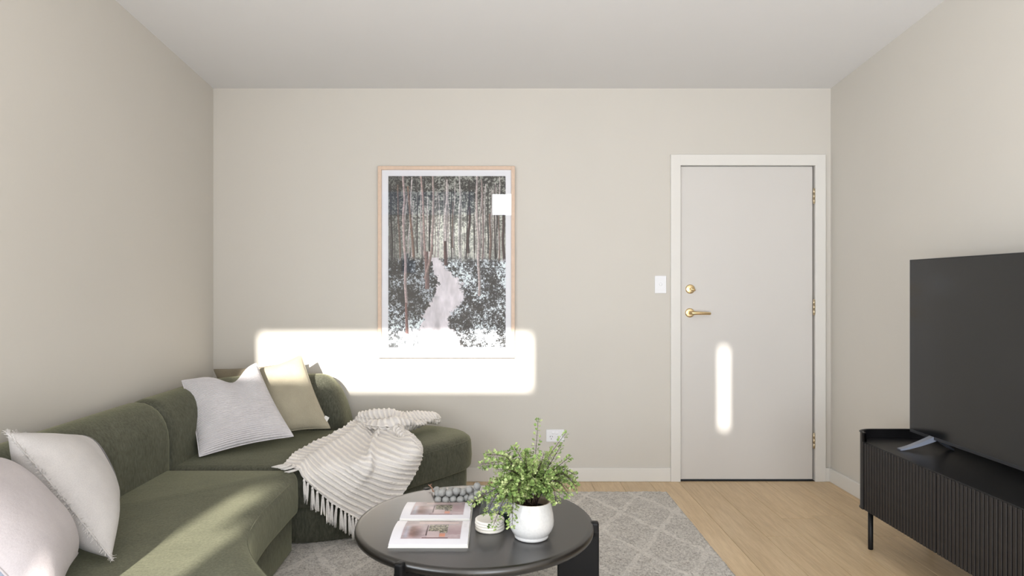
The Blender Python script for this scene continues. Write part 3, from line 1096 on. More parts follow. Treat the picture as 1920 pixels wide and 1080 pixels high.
def pillow(name, corners, T, mat, label, group=None, back_mat=None, seam_mat=None, **kw):
    n = kw.get('n', 34)
    base, hgt, nrm, wn_ = pillow_points(*corners, T, **kw)
    root = empty(name, tuple((Vector(corners[0]) + Vector(corners[1])) / 2), label, 'cushion', group)
    for side in (1, -1):
        V, UV, Fc = [], [], []
        for j in range(n + 1):
            for i in range(n + 1):
                # denser near edges
                u = 0.5 - 0.5 * math.cos(math.pi * i / n); v_ = 0.5 - 0.5 * math.cos(math.pi * j / n)
                e = hgt(u, v_)
                p = base(u, v_) + nrm * side * (e * (0.93 + 0.14 * wn_[j, i]))
                V.append(p); UV.append((u, v_))
        for j in range(n):
            for i in range(n):
                q = (j * (n + 1) + i, j * (n + 1) + i + 1, (j + 1) * (n + 1) + i + 1, (j + 1) * (n + 1) + i)
                Fc.append(q if side == 1 else q[::-1])
        o = mesh('front_panel' if side == 1 else 'back_panel', V, Fc, mat if side == 1 or back_mat is None else back_mat, root, smooth=True, uvs=UV)
        bm = bmesh.new(); bm.from_mesh(o.data)
        bm.faces.ensure_lookup_table(); bm.normal_update()
        if Vector(bm.faces[len(bm.faces) // 2 + n // 2].normal).dot(nrm * side) < 0:
            bmesh.ops.reverse_faces(bm, faces=bm.faces)
        bm.to_mesh(o.data); bm.free()
    per = []
    K = 30
    for k in range(K): per.append(base(k / K, 0))
    for k in range(K): per.append(base(1, k / K))
    for k in range(K): per.append(base(1 - k / K, 1))
    for k in range(K): per.append(base(0, 1 - k / K))
    per.append(per[0])
    V, Fc = tube_data(per, 0.0035, 6, cap=False)
    mesh('seam', V, Fc, seam_mat or mat, root, smooth=True)
    return root, base, hgt, nrm, per


def fringe(root, per, nrm, length=0.015, per_seg=7, mat=None):
    V, Fc = [], []
    cen = sum(per, Vector((0, 0, 0))) / len(per)
    rr = random.Random(3)
    for a, b in zip(per[:-1], per[1:]):
        for k in range(per_seg):
            p = a.lerp(b, (k + rr.random()) / per_seg)
            out = (p - cen).normalized() + nrm * rr.uniform(-0.9, 0.9) + Vector((rr.uniform(-.5, .5), rr.uniform(-.5, .5), rr.uniform(-.5, .5)))
            out = out.normalized() * length * rr.uniform(0.6, 1.25)
            s = (b - a).normalized() * 0.0012
            s2 = nrm * 0.0012
            o = len(V)
            V += [p - s, p + s, p + out + s * 0.6, p + out - s * 0.6, p - s2, p + s2, p + out + s2 * 0.6, p + out - s2 * 0.6]
            Fc += [(o, o + 1, o + 2, o + 3), (o + 4, o + 5, o + 6, o + 7)]
    f = mesh('fringe', V, Fc, mat or M['fringe'], root)
    f['kind'] = 'stuff'
    return f


def wave(label): return label

SEAT = 0.408
# taupe cushion in the corner behind the others
pillow('throw_pillow', [(-1.66, 4.00, 0.44), (-1.16, 3.99, 0.44), P(562, 676, 4.16), P(401, 693, 4.16)], 0.13, M['taupe'],
       'dark taupe cushion half hidden in the sofa corner behind the two other cushions', 'cushions in the sofa corner', pinch=0.05, toward=(0.3, -1, 0.3), seed=1)
# linen cushion
r_, b2, h2, n2, per2 = pillow('throw_pillow', [(-1.31, 3.72, 0.425), P(619, 803, 3.84), P(564, 665, 4.03), P(485, 692, 3.99)], 0.15, M['linen'],
       'sage beige linen cushion with tiny white tag, between white cushion and sofa back end', 'cushions in the sofa corner', pinch=0.035, toward=(0.2, -1, 0.2), seed=2)
tg = b2(1.0, 0.14)
bm = bmesh.new(); box_bm(bm, (-0.002, -0.014, -0.010), (0.024, -0.012, 0.016)); bmesh.ops.rotate(bm, verts=bm.verts, cent=(0, 0, 0), matrix=Matrix.Rotation(0.5, 3, 'Y'))
bmesh.ops.translate(bm, verts=bm.verts, vec=tg); bm_obj('care_tag', bm, M['tag'], r_)
# white ribbed cushion
pillow('throw_pillow', [P(374, 856, 3.34), P(550, 818, 3.60), P(480, 681, 3.90), P(341, 714, 3.58)], 0.16, M['white_cotton'],
       'white ribbed cotton cushion with dented top leaning in the sofa corner', 'cushions in the sofa corner', pinch=0.03, chop=(0.60, 0.20, 0.085), toward=(0.6, -1, 0.3), seed=3)
# fringed pale cushion
r_, bB, hB, nB, perB = pillow('throw_pillow', [PZ(209, 1048, SEAT + 0.01), (-1.46, 2.42, SEAT + 0.03), P(140, 824, 2.50), P(13, 811, 2.10)], 0.22, M['pale_linen'],
       'pale grey linen cushion with frayed fringe edge, leaning on the sofa back', 'cushions at the near end of the sofa', pinch=0.03, toward=(1, 0, 0.5), seed=4, puff=2.8)
fringe(r_, perB, nB)
for kk, uu in enumerate((0.80, 0.835, 0.87, 0.905)):
    pts = [bB(uu, v_) + nB * (hB(uu, v_) * 1.05 + 0.001) for v_ in np.linspace(0.10, 0.93, 40)]
    V, Fc = tube_data(pts, 0.0017, 5)
    mesh('embroidered_stripe', V, Fc, M['stripe_thread'], r_)
# mauve cushion nearest
pillow('throw_pillow', [(-1.15, 1.68, SEAT + 0.01), (-1.31, 2.05, SEAT + 0.03), (-1.60, 2.08, 0.73), (-1.50, 1.68, 0.77)], 0.21, M['mauve_linen'],
       'mauve grey plain linen cushion, nearest the camera at the lower left corner', 'cushions at the near end of the sofa', back_mat=M['back_blue'], pinch=0.03, toward=(1, 0, 0.5), seed=5, puff=2.8)

# ------------------------------------------------------------------ throw blanket
th = empty('throw_blanket', (-0.6, 3.5, 0.42), 'cream ribbed woven throw with tassels draped over the chaise', 'blanket')


def frontY(px):
    return float(np.interp(px, [520, 560, 669, 753, 795], [3.10, 3.135, 3.19, 3.30, 3.43]))

rows = [
    [(529, 874, 't'), (552, 880, 't'), (577, 905, 'h'), (612, 935, 'h'), (645, 957, 'h'), (672, 975, 'h'), (697, 990, 'h')],
    [(541, 860, 't'), (568, 864, 't'), (596, 886, 'h'), (632, 912, 'h'), (662, 932, 'h'), (697, 950, 'h'), (730, 962, 'h')],
    [(555, 846, 't'), (585, 852, 't'), (614, 868, 't'), (650, 890, 'h'), (684, 908, 'h'), (722, 924, 'h'), (756, 925, 'h')],
    [(578, 834, 't'), (607, 838, 't'), (638, 850, 't'), (668, 868, 't'), (700, 882, 'h'), (745, 892, 'h'), (776, 893, 'h')],
    [(601, 822, 't'), (630, 825, 't'), (658, 833, 't'), (684, 846, 't'), (702, 850, 't'), (757, 866, 'h'), (790, 862, 'h')],
    [(628, 810, 't'), (654, 812, 't'), (678, 818, 't'), (698, 826, 't'), (708, 822, 't'), (758, 838, 't'), (789, 844, 'h')],
    [(651, 797, 't'), (671, 799, 't'), (690, 803, 't'), (703, 808, 't'), (716, 806, 't'), (748, 815, 't'), (776, 824, 't')],
    [(664, 786, 't'), (680, 787, 't'), (697, 790, 't'), (708, 793, 't'), (722, 791, 't'), (740, 797, 't'), (760, 806, 't')],
    [(676, 777, 't'), (690, 776, 't'), (702, 778, 't'), (714, 779, 't'), (728, 779, 't'), (742, 784, 't'), (754, 792, 't')],
]
zlift = [0.012, 0.014, 0.02, 0.024, 0.03, 0.04, 0.055, 0.075, 0.095]
ctrl = []
for j, rw in enumerate(rows):
    line = []
    for i, (px, py, k) in enumerate(rw):
        if k == 't':
            z = ZS + zlift[j] - (0.010 if py > 860 else 0)
            line.append(PZ(px, py, z))
        else:
            line.append(P(px, py, frontY(px)))
    ctrl.append(line)
C = np.array([[list(p) for p in l] for l in ctrl])          # rows x cols x 3


def interp_grid(C, nu, nv):
    def up(A, n):
        m = A.shape[0]
        ts = np.linspace(0, m - 1, n)
        i = np.minimum(ts.astype(int), m - 2); f = (ts - i)[:, None, None]
        g = lambda k: A[np.clip(k, 0, m - 1)]
        p0, p1, p2, p3 = g(i - 1), g(i), g(i + 1), g(i + 2)
        return 0.5 * (2 * p1 + (p2 - p0) * f + (2 * p0 - 5 * p1 + 4 * p2 - p3) * f ** 2 + (3 * p1 - p0 - 3 * p2 + p3) * f ** 3)
    A = up(C, nv)
    A = up(A.transpose(1, 0, 2), nu).transpose(1, 0, 2)
    return A


def cloth_mesh(G, rib_coord, nrib, amp, folds=None, flip=False):
    nv, nu, _ = G.shape
    du = np.gradient(G, axis=1); dv = np.gradient(G, axis=0)
    N = np.cross(du, dv)
    N /= np.linalg.norm(N, axis=2, keepdims=True) + 1e-12
    if flip: N = -N
    if folds is not None:
        G = G + N * folds[..., None]
    ph = rib_coord * nrib
    knob = fbm(nv, nu, 60, 5, 2, nv / nu, 0.8)
    rib = np.clip(np.cos(2 * math.pi * (ph + 0.12 * (fbm(nv, nu, 8, 15, 2) - 0.5))) * 0.5 + 0.5, 0, 1) ** 1.3
    rib = np.clip((rib - 0.35) / 0.4, 0, 1)
    G = G + N * (amp * rib * (0.45 + 1.1 * knob))[..., None]
    idx = np.arange(nv * nu).reshape(nv, nu)
    f = np.stack([idx[:-1, :-1].ravel(), idx[:-1, 1:].ravel(), idx[1:, 1:].ravel(), idx[1:, :-1].ravel()], -1)
    if flip: f = f[:, ::-1]
    return G.reshape(-1, 3), f, rib.ravel()


nv, nu = 330, 260
G = interp_grid(C, nu, nv)
vg, ug = np.mgrid[0:1:nv * 1j, 0:1:nu * 1j]
g_ = lambda c, w: np.exp(-((ug - c) / w) ** 2)
fold = 0.022 * g_(0.62, 0.045) * np.clip(vg * 2.2, 0.15, 1) * (vg < 0.9) \
    + 0.016 * g_(0.20, 0.05) * np.clip(1.3 - abs(vg - 0.3) * 2, 0, 1) \
    - 0.014 * g_(0.42, 0.08) * np.clip(vg * 1.5, 0, 1) \
    + 0.02 * g_(0.93, 0.06) * np.clip(vg * 1.4 - 0.3, 0, 1) \
    + 0.010 * np.sin(ug * 34 + 3 * vg) * np.clip((vg - 0.55) * 2.2, 0, 1) \
    + 0.007 * np.sin(vg * 42 + 5 * np.sin(ug * 4)) * np.clip((vg - 0.45) * 2.0, 0, 1)
fold = fold + 0.012 * (fbm(nv, nu, 7, 61, 3) - 0.5) * np.clip(vg * 1.5, 0.2, 1)
V1, F1, R1 = cloth_mesh(G, vg + 0.02 * np.sin(ug * 5) + 0.14 * ug * np.clip(vg * 2, 0, 1), 21, 0.0055, fold)
# bunched tail running to the right, and the rolled edge
def roll(path, rad, nseg, nring, nrib, seed, squash=0.75):
    pts = catmull(path, nseg)
    n = len(pts)
    A = np.zeros((n, nring, 3))
    rr = np.interp(np.linspace(0, 1, n), np.linspace(0, 1, len(rad)), rad)
    nz = fbm(n, nring, 5, seed, 3, n / nring * 0.6)
    for i, p in enumerate(pts):
        t = (pts[min(i + 1, n - 1)] - pts[max(0, i - 1)]).normalized()
        a = t.cross(Vector((0, 0, 1))).normalized()
        b = a.cross(t)
        for k in range(nring):
            th_ = 2 * math.pi * k / (nring - 1)
            w = 1 + 0.9 * (nz[i, k % (nring - 1)] - 0.5) + 0.16 * math.sin(3 * th_ + i * 0.05 + seed)
            q = p + (a * math.cos(th_) + b * math.sin(th_) * squash) * rr[i] * w
            A[i, k] = q
    vv_, uu_ = np.mgrid[0:1:n * 1j, 0:1:nring * 1j]
    return cloth_mesh(A, vv_ + 0.03 * np.sin(uu_ * 6.28), nrib, 0.006, None, flip=True)

tail = roll([P(672, 782, 3.93), P(700, 783, 3.92), P(735, 782, 3.93), P(762, 786, 3.93), P(790, 784, 3.98), P(812, 785, 4.04), P(822, 787, 4.08)],
            [0.028, 0.055, 0.055, 0.052, 0.042, 0.036, 0.016], 26, 60, 24, 3)
tail2 = roll([P(690, 795, 3.80), P(722, 797, 3.74), P(748, 796, 3.78), P(770, 796, 3.86), P(795, 793, 3.93)],
             [0.02, 0.045, 0.05, 0.035, 0.015], 26, 60, 14, 9)
edge = roll([P(738, 786, 3.86), P(744, 802, 3.74), P(757, 816, 3.62), P(774, 830, 3.53), P(783, 846, 3.46), P(784, 862, 3.42)],
            [0.02, 0.034, 0.031, 0.029, 0.024, 0.012], 30, 50, 20, 21)
parts, ribs = [], []
off = 0
Vs, Fs, Rs = [], [], []
for (v_, f_, r_) in ((V1, F1, R1), tail, tail2, edge):
    Vs.append(v_); Fs.append(f_ + off); Rs.append(r_); off += len(v_)
Vs = np.concatenate(Vs); Fs = np.concatenate(Fs); Rs = np.concatenate(Rs)
cl = mesh('blanket_cloth', Vs.tolist(), Fs.tolist(), M['throw'], th, smooth=True)
at = cl.data.attributes.new('rib', 'FLOAT', 'POINT')
at.data.foreach_set('value', Rs.astype(np.float32))
sol = cl.modifiers.new('thick', 'SOLIDIFY'); sol.thickness = 0.003; sol.offset = -1

# tassels along the hem
hem = G[0]
def tassel(p, length, lean, parent, seed):
    rr = random.Random(seed)
    pcs = []
    top = Vector(p)
    for s in range(7):
        dx, dy = rr.uniform(-0.006, 0.006), rr.uniform(-0.004, 0.004)
        L_ = length * rr.uniform(0.85, 1.05)
        pts = [top + Vector((dx * 0.3, dy * 0.3, 0.004)), top + Vector((dx * 0.9 + lean[0] * 0.3, dy * 0.8 + lean[1] * .3, -L_ * 0.3)),
               top + Vector((dx * 1.3 + lean[0] * 0.7, dy + lean[1] * .7, -L_ * 0.7)), top + Vector((dx * 1.8 + lean[0], dy * 1.2 + lean[1], -L_))]
        pcs.append(tube_data(pts, [0.0030, 0.0038, 0.0036, 0.0018], 6))
    pcs.append(tube_data([top + Vector((0, 0, 0.006)), top + Vector((0, 0, -0.002)), top + Vector((0, 0, -0.008))], [0.004, 0.0062, 0.005], 8))
    V, Fc = merge(pcs)
    return mesh('tassel', V, Fc, M['tassel'], parent, smooth=True)

ks = np.linspace(0.30, 0.985, 17)
for q, t in enumerate(ks):
    i = int(t * (nu - 1))
    tassel(Vector(hem[i]) + Vector((0, -0.008, -0.002)), min(random.uniform(0.088, 0.105), float(hem[i][2]) - 0.035), (random.uniform(-0.008, 0.010), -0.004), th, q)
# tassels lying on the seat at the left end of the hem
for q, t in enumerate((0.01, 0.05, 0.10, 0.15, 0.20)):
    p = Vector(hem[int(t * (nu - 1))])
    pcs = []
    for s in range(7):
        a = random.uniform(-0.007, 0.007)
        pcs.append(tube_data([p + Vector((0.012, 0.012, 0.006 + 0.3 * abs(a))), p + Vector((-0.012 + a, -0.012 - a, 0.006)), p + Vector((-0.040 + a * 2, -0.03 - a, 0.0035 - 0.004 * t))], [0.003, 0.0038, 0.002], 6))
    V, Fc = merge(pcs)
    mesh('tassel', V, Fc, M['tassel'], th, smooth=True)

# ------------------------------------------------------------------ coffee table
TX, TY, TZ, TR = -0.0907, 2.518, 0.377, 0.449
ct = empty('coffee_table', (TX, TY, 0.017), 'round black low coffee table with three slab legs standing on the rug', 'coffee table')
prof = [(0.0001, -0.044), (TR - 0.035, -0.044), (TR - 0.028, -0.040), (TR - 0.022, -0.030), (TR - 0.004, -0.028), (TR, -0.024), (TR + 0.001, -0.012),
        (TR - 0.001, -0.004), (TR - 0.005, 0.0), (TR - 0.02, 0.0), (0.3, 0.0), (0.0001, 0.0)]
lathe('tabletop', prof, 160, M['table_top'], ct, (TX, TY, TZ))
for ang in (-3, -120, 120):
    bm = bmesh.new()
    box_bm(bm, (TR - 0.135, -0.016, 0.0205), (TR + 0.021, 0.016, TZ - 0.030), 0.006, 3)
    box_bm(bm, (TR - 0.012, -0.016, TZ - 0.060), (TR + 0.021, 0.016, TZ + 0.003), 0.009, 4)
    bmesh.ops.rotate(bm, verts=bm.verts, cent=(0, 0, 0), matrix=Matrix.Rotation(math.radians(ang), 3, 'Z'))
    bmesh.ops.translate(bm, verts=bm.verts, vec=(TX, TY, 0))
    bm_obj('leg', bm, M['black_metal'], ct)

# ------------------------------------------------------------------ magazine
def page_img(seed):
    H, W = 300, 400
    r = np.random.default_rng(seed)
    v, u = np.mgrid[0:1:H * 1j, 0:1:W * 1j]
    img = np.ones((H, W, 3)) * np.array([0.93, 0.92, 0.94])
    n = fbm(H, W, 6, seed, 4)
    def rect(u0, u1, v0, v1, col, soft=0.004, tex=0.1):
        m = np.clip((u - u0) / soft, 0, 1) * np.clip((u1 - u) / soft, 0, 1) * np.clip((v - v0) / soft, 0, 1) * np.clip((v1 - v) / soft, 0, 1)
        c = np.array(col)[None, None] * (1 - tex / 2 + tex * n[..., None])
        img[:] = img * (1 - m[..., None]) + c * m[..., None]
    rect(0.13, 0.90, -0.2, 0.84, (0.76, 0.70, 0.71), tex=0.35)
    rect(0.13, 0.40, 0.28, 0.84, (0.62, 0.52, 0.50), soft=0.12, tex=0.5)
    rect(0.13, 0.24, 0.30, 0.84, (0.74, 0.74, 0.78), soft=0.06, tex=0.3)
    rect(0.30, 0.86, 0.08, 0.22, (0.84, 0.77, 0.76), soft=0.02)
    rect(0.30, 0.74, 0.0, 0.045, (0.66, 0.58, 0.50), soft=0.01, tex=0.6)
    rect(0.44, 0.46, 0.30, 0.74, (0.42, 0.34, 0.34))
    leaf = fbm(H, W, 50, seed + 4, 3, 1, 0.8)
    mm = ((u > 0.47) & (u < 0.72) & (v > 0.27) & (v < 0.64))
    c = np.where(leaf[..., None] > 0.5, np.array([0.74, 0.72, 0.64]), np.array([0.30, 0.27, 0.22]))
    img[mm] = c[mm]
    rect(0.46, 0.62, 0.58, 0.80, (0.82, 0.76, 0.76))
    rect(0.62, 0.70, 0.66, 0.78, (0.86, 0.66, 0.58))
    rect(0.73, 0.90, 0.30, 0.70, (0.74, 0.66, 0.67))
    rect(0.40, 0.74, 0.80, 0.83, (0.55, 0.45, 0.45))
    pic_ = (u > 0.12) & (u < 0.91) & (v < 0.85)
    img[pic_] = img[pic_] ** 1.35
    for k in range(18):                      # fine column of text too small to read
        rect(0.925, 0.965, 0.20 + k * 0.013, 0.204 + k * 0.013, (0.72, 0.71, 0.73), soft=0.002)
    return img


M['page'] = image_mat('magazine_page', page_img(3), 0.35)
M['page_b'] = image_mat('magazine_page_far', page_img(12), 0.35)
mg = empty('magazine', (-0.24, 2.47, TZ), 'open glossy interiors magazine lying on the left of the coffee table', 'magazine')
MX0, MX1 = -0.376, -0.106
def page(name, y0, y1, hfun, mat, z0, flipv=False, x0=MX0, x1=MX1):
    n, m = 24, 4
    V, UV, Fc = [], [], []
    for j in range(n + 1):
        t = j / n
        y, z = hfun(t)
        for i in range(m + 1):
            V.append((x0 + (x1 - x0) * i / m, y, z0 + z)); UV.append((i / m, t))
    top = len(V)
    V += [(x, y, TZ + 0.0025) for (x, y, z) in V]
    UV += UV[:top]
    w = m + 1
    for j in range(n):
        for i in range(m):
            q = (j * w + i, j * w + i + 1, (j + 1) * w + i + 1, (j + 1) * w + i)
            Fc.append(q); Fc.append(tuple(k + top for k in q[::-1]))
    mi = [0, 1] * (n * m)
    ring = [i for i in range(m + 1)] + [j * w + m for j in range(1, n + 1)] + [n * w + i for i in range(m - 1, -1, -1)] + [j * w for j in range(n - 1, 0, -1)]
    for a, b in zip(ring, ring[1:] + ring[:1]):
        Fc.append((b, a, a + top, b + top)); mi.append(1)
    return mesh(name, V, Fc, None, mg, smooth=False, uvs=UV, mats=[mat, M['paper']], midx=mi)

page('page_stack', 0, 0, lambda t: (2.247 + 0.215 * t, 0.006 + 0.016 * math.sin(math.pi * min(1, 0.15 + t * 0.75)) ** 1.2 + 0.006 * t), M['page'], TZ)
page('page_stack', 0, 0, lambda t: (2.475 + 0.215 * t, 0.010 + 0.014 * math.sin(math.pi * min(1, 0.25 + t * 0.7)) ** 1.0), M['page_b'], TZ, x0=MX0 + 0.004, x1=MX1 - 0.002)
box('magazine_cover', (MX0 - 0.002, 2.244, TZ + 0.0004), (MX1 + 0.002, 2.692, TZ + 0.0022), M['paper'], mg)

# ------------------------------------------------------------------ books
def book(x0, x1, y0, y1, z0, z1, mat, label, ang):
    c = Vector(((x0 + x1) / 2, (y0 + y1) / 2, z0))
    root = empty('book', tuple(c), label, 'book', None)
    R_ = Matrix.Rotation(math.radians(ang), 3, 'Z')
    def bb(name, lo, hi, m, bev=0.001):
        bm = bmesh.new(); box_bm(bm, lo, hi, bev, 2)
        bmesh.ops.translate(bm, verts=bm.verts, vec=-c); bmesh.ops.rotate(bm, verts=bm.verts, cent=(0, 0, 0), matrix=R_); bmesh.ops.translate(bm, verts=bm.verts, vec=c)
        bm_obj(name, bm, m, root)
    bb('cover', (x0, y0, z0), (x1, y1, z0 + 0.003), mat)
    bb('cover', (x0, y0, z1 - 0.003), (x1, y1, z1), mat)
    bb('spine', (x0, y0, z0 + 0.001), (x1, y0 + 0.003, z1 - 0.001), mat)
    bb('page_block', (x0 + 0.004, y0 + 0.003, z0 + 0.003), (x1 - 0.004, y1 - 0.004, z1 - 0.003), M['paper'], 0)

book(-0.072, 0.205, 2.500, 2.745, TZ + 0.0004, TZ + 0.026, M['book_green'], 'dark green hardback, lower of two books on the coffee table behind the pot', 0)
book(-0.050, 0.200, 2.512, 2.745, TZ + 0.0262, TZ + 0.052, M['book_grey'], 'slate grey hardback, upper of two books on the coffee table behind the pot', 2)

# ------------------------------------------------------------------ bead garland
BR = 0.0152
S_ = 7.385
picks = [(140, 215), (235, 225), (340, 215), (440, 225), (540, 230), (610, 250), (665, 265), (765, 275),
         (165, 275), (285, 275), (395, 265), (500, 265), (565, 285), (675, 295),
         (235, 330), (330, 320), (430, 325), (505, 310), (610, 310), (700, 330),
         (210, 385), (315, 400), (430, 375), (500, 365), (555, 390), (600, 425), (660, 440), (760, 400), (855, 470)]
zl = [0, 0, 0, 0, 0, 0, .0, .0] + [0.016] * 6 + [0.010] * 6 + [0.0] * 7 + [0.03, 0.012]
pos = []
for (a, b), dz in zip(picks, zl):
    pos.append(np.array(PZ(800 + a / S_, 890 + b / S_, TZ + BR + dz)))
pos = np.array(pos)
for it in range(200):
    for i in range(len(pos)):
        for j in range(i + 1, len(pos)):
            d = pos[j] - pos[i]; L_ = np.linalg.norm(d)
            if L_ < 2 * BR + 0.0004:
                s = (2 * BR + 0.0004 - L_) / 2 * 0.6
                u_ = d / (L_ + 1e-9)
                pos[i] -= u_ * s; pos[j] += u_ * s
    pos[:, 2] = np.maximum(pos[:, 2], TZ + BR + 0.0006)
    # keep off the books and magazine
    for i in range(len(pos)):
        x_, y_, z_ = pos[i]
        if x_ > -0.072 - BR and 2.5 - BR < y_ < 2.76 and z_ < TZ + 0.053 + BR:
            if x_ < -0.055: pos[i, 0] = -0.073 - BR
            else: pos[i, 2] = TZ + 0.0535 + BR
        if x_ < -0.10 + BR and y_ < 2.693 + BR: pos[i, 1] = 2.6935 + BR
gar = empty('bead_garland', (-0.2, 2.78, TZ), 'coiled garland of grey wooden beads on jute cord beside the open magazine', 'bead garland')
bv, bf = [], []
tmp = bmesh.new(); bmesh.ops.create_uvsphere(tmp, u_segments=24, v_segments=14, radius=BR)
for vtx in tmp.verts:
    rxy = math.hypot(vtx.co.x, vtx.co.y)
    if rxy < 0.004: vtx.co.z *= 0.90
bead_me = D.meshes.new('bead'); tmp.to_mesh(bead_me); tmp.free()
bead_me.polygons.foreach_set('use_smooth', [True] * len(bead_me.polygons)); bead_me.materials.append(M['bead'])
for i, p in enumerate(pos):
    o = D.objects.new('bead', bead_me)
    o.rotation_euler = (random.uniform(1.2, 1.9), random.uniform(-0.4, 0.4), random.uniform(0, 3.14))
    o.location = tuple(p)
    COL.objects.link(o)
    o.parent = gar
    o.matrix_parent_inverse = Matrix.Translation(-Vector(gar.location))
cord_pts = [P(806, 911, 2.90) , P(810, 915, 2.88), P(812, 921, 2.83), Vector(pos[0])]
cord_pts = [Vector((p[0], p[1], max(p[2], TZ + 0.003))) for p in cord_pts] + [Vector(pos[1]), Vector(pos[2])]
V, Fc = merge([tube_data(catmull(cord_pts, 6), 0.0026, 8),
               tube_data([cord_pts[0], cord_pts[0] + Vector((-0.008, 0.010, 0.003))], [0.003, 0.0015], 6),
               tube_data([cord_pts[0], cord_pts[0] + Vector((0.006, 0.012, 0.004))], [0.003, 0.0015], 6)])
mesh('cord', V, Fc, M['jute'], gar, smooth=True)

# ------------------------------------------------------------------ coasters
CXc, CYc, CR = -0.0335, 2.424, 0.0535
prof_c = [(0.0001, 0.0), (CR - 0.003, 0.0), (CR, 0.002), (CR + 0.0005, 0.005), (CR, 0.008), (CR - 0.003, 0.0098), (CR - 0.007, 0.0095), (CR - 0.011, 0.0085), (0.0001, 0.0085)]
ordn = ('bottom', 'second', 'third', 'top')
for k in range(4):
    where = ('lowest of the four, resting on the table', 'second from the bottom of the stack', 'directly under the uppermost one', 'top of the stack with its face showing')[k]
    o = lathe('coaster', prof_c, 64, M['coaster'], None, (CXc + random.uniform(-.0015, .0015), CYc + random.uniform(-.0015, .0015), TZ + k * 0.0100 + 0.0002))
    tag(o, 'round white stone coaster, ' + where, 'coaster', 'stack of coasters on the coffee table')

# ------------------------------------------------------------------ potted fern
PX, PY = 0.1165, 2.345
pot = empty('potted_fern', (PX, PY, TZ), 'bright green maidenhair fern in a white glazed ceramic pot on the coffee table', 'plant')
pp = [(0.0001, 0.0), (0.055, 0.0), (0.060, 0.003), (0.061, 0.010), (0.060, 0.013), (0.066, 0.018), (0.0745, 0.032), (0.0795, 0.046), (0.0800, 0.062),
      (0.0775, 0.085), (0.0725, 0.108), (0.0685, 0.124), (0.0675, 0.130), (0.066, 0.1315), (0.0635, 0.130), (0.063, 0.120), (0.066, 0.10), (0.064, 0.098), (0.0001, 0.098)]
lathe('pot', pp[:13], 96, M['ceramic'], pot, (PX, PY, TZ + 0.0005))
lathe('pot_rim', pp[12:17], 96, M['rim'], pot, (PX, PY, TZ))
lathe('soil', [(0.066, 0.100), (0.05, 0.104), (0.02, 0.107), (0.0001, 0.108)], 48, M['soil'], pot, (PX, PY, TZ))

root0 = Vector((PX, PY, TZ + 0.105))
# (tip px, tip py, tip Y, mid px, mid py, mid Y)
mains = [
    (1009, 788, 2.36, 1003, 860, 2.35), (1060, 813, 2.42, 1028, 858, 2.38), (1052, 836, 2.30, 1030, 872, 2.33), (1068, 857, 2.36, 1040, 880, 2.36),
    (1076, 905, 2.30, 1052, 888, 2.33), (1066, 926, 2.26, 1045, 902, 2.30), (1042, 940, 2.24, 1036, 915, 2.27), (964, 838, 2.36, 983, 872, 2.35),
    (902, 870, 2.38, 955, 868, 2.36), (914, 852, 2.33, 950, 858, 2.34), (930, 880, 2.30, 965, 885, 2.32), (882, 944, 2.24, 940, 912, 2.28),
    (925, 985, 2.16, 950, 930, 2.22), (960, 985, 2.18, 965, 925, 2.22), (972, 925, 2.16, 975, 905, 2.22), (900, 930, 2.30, 945, 905, 2.31),
    (985, 846, 2.28, 988, 880, 2.30), (1020, 850, 2.30, 1010, 880, 2.30), (1000, 862, 2.22, 998, 895, 2.26), (1030, 888, 2.22, 1018, 905, 2.25),
    (940, 895, 2.44, 965, 895, 2.40), (1058, 880, 2.46, 1030, 892, 2.42), (990, 850, 2.46, 992, 880, 2.42), (920, 905, 2.40, 950, 898, 2.38),
    (1035, 850, 2.44, 1018, 880, 2.40), (945, 915, 2.20, 962, 900, 2.25), (1078, 890, 2.40, 1050, 880, 2.38), (950, 848, 2.44, 972, 875, 2.40),
    (915, 960, 2.22, 935, 925, 2.25), (1005, 905, 2.19, 1002, 905, 2.23), (1080, 912, 2.34, 1058, 895, 2.34), (1024, 915, 2.20, 1015, 905, 2.24),
    (952, 955, 2.20, 955, 915, 2.24), (975, 880, 2.20, 982, 895, 2.25), (1012, 868, 2.38, 1006, 890, 2.36), (968, 868, 2.30, 980, 888, 2.31),
]
rr = random.Random(21)


def leaflet(V, Fc, p, d, up, s):
    d = d.normalized(); side = d.cross(up)
    if side.length < 1e-5: side = d.cross(Vector((1, 0, 0)))
    side.normalize()
    nn = side.cross(d)
    o = len(V)
    cup = nn * s * rr.uniform(0.05, 0.25)
    V += [p, p + d * s * 0.45 - side * s * 0.48 + cup, p + d * s * 0.95 - side * s * 0.36 + cup * 0.6, p + d * s * 1.05,
          p + d * s * 0.95 + side * s * 0.36 + cup * 0.6, p + d * s * 0.45 + side * s * 0.48 + cup]
    Fc += [(o, o + 1, o + 2, o + 3), (o, o + 3, o + 4, o + 5)]


def rnd(a=1.0): return Vector((rr.uniform(-a, a), rr.uniform(-a, a), rr.uniform(-a, a)))

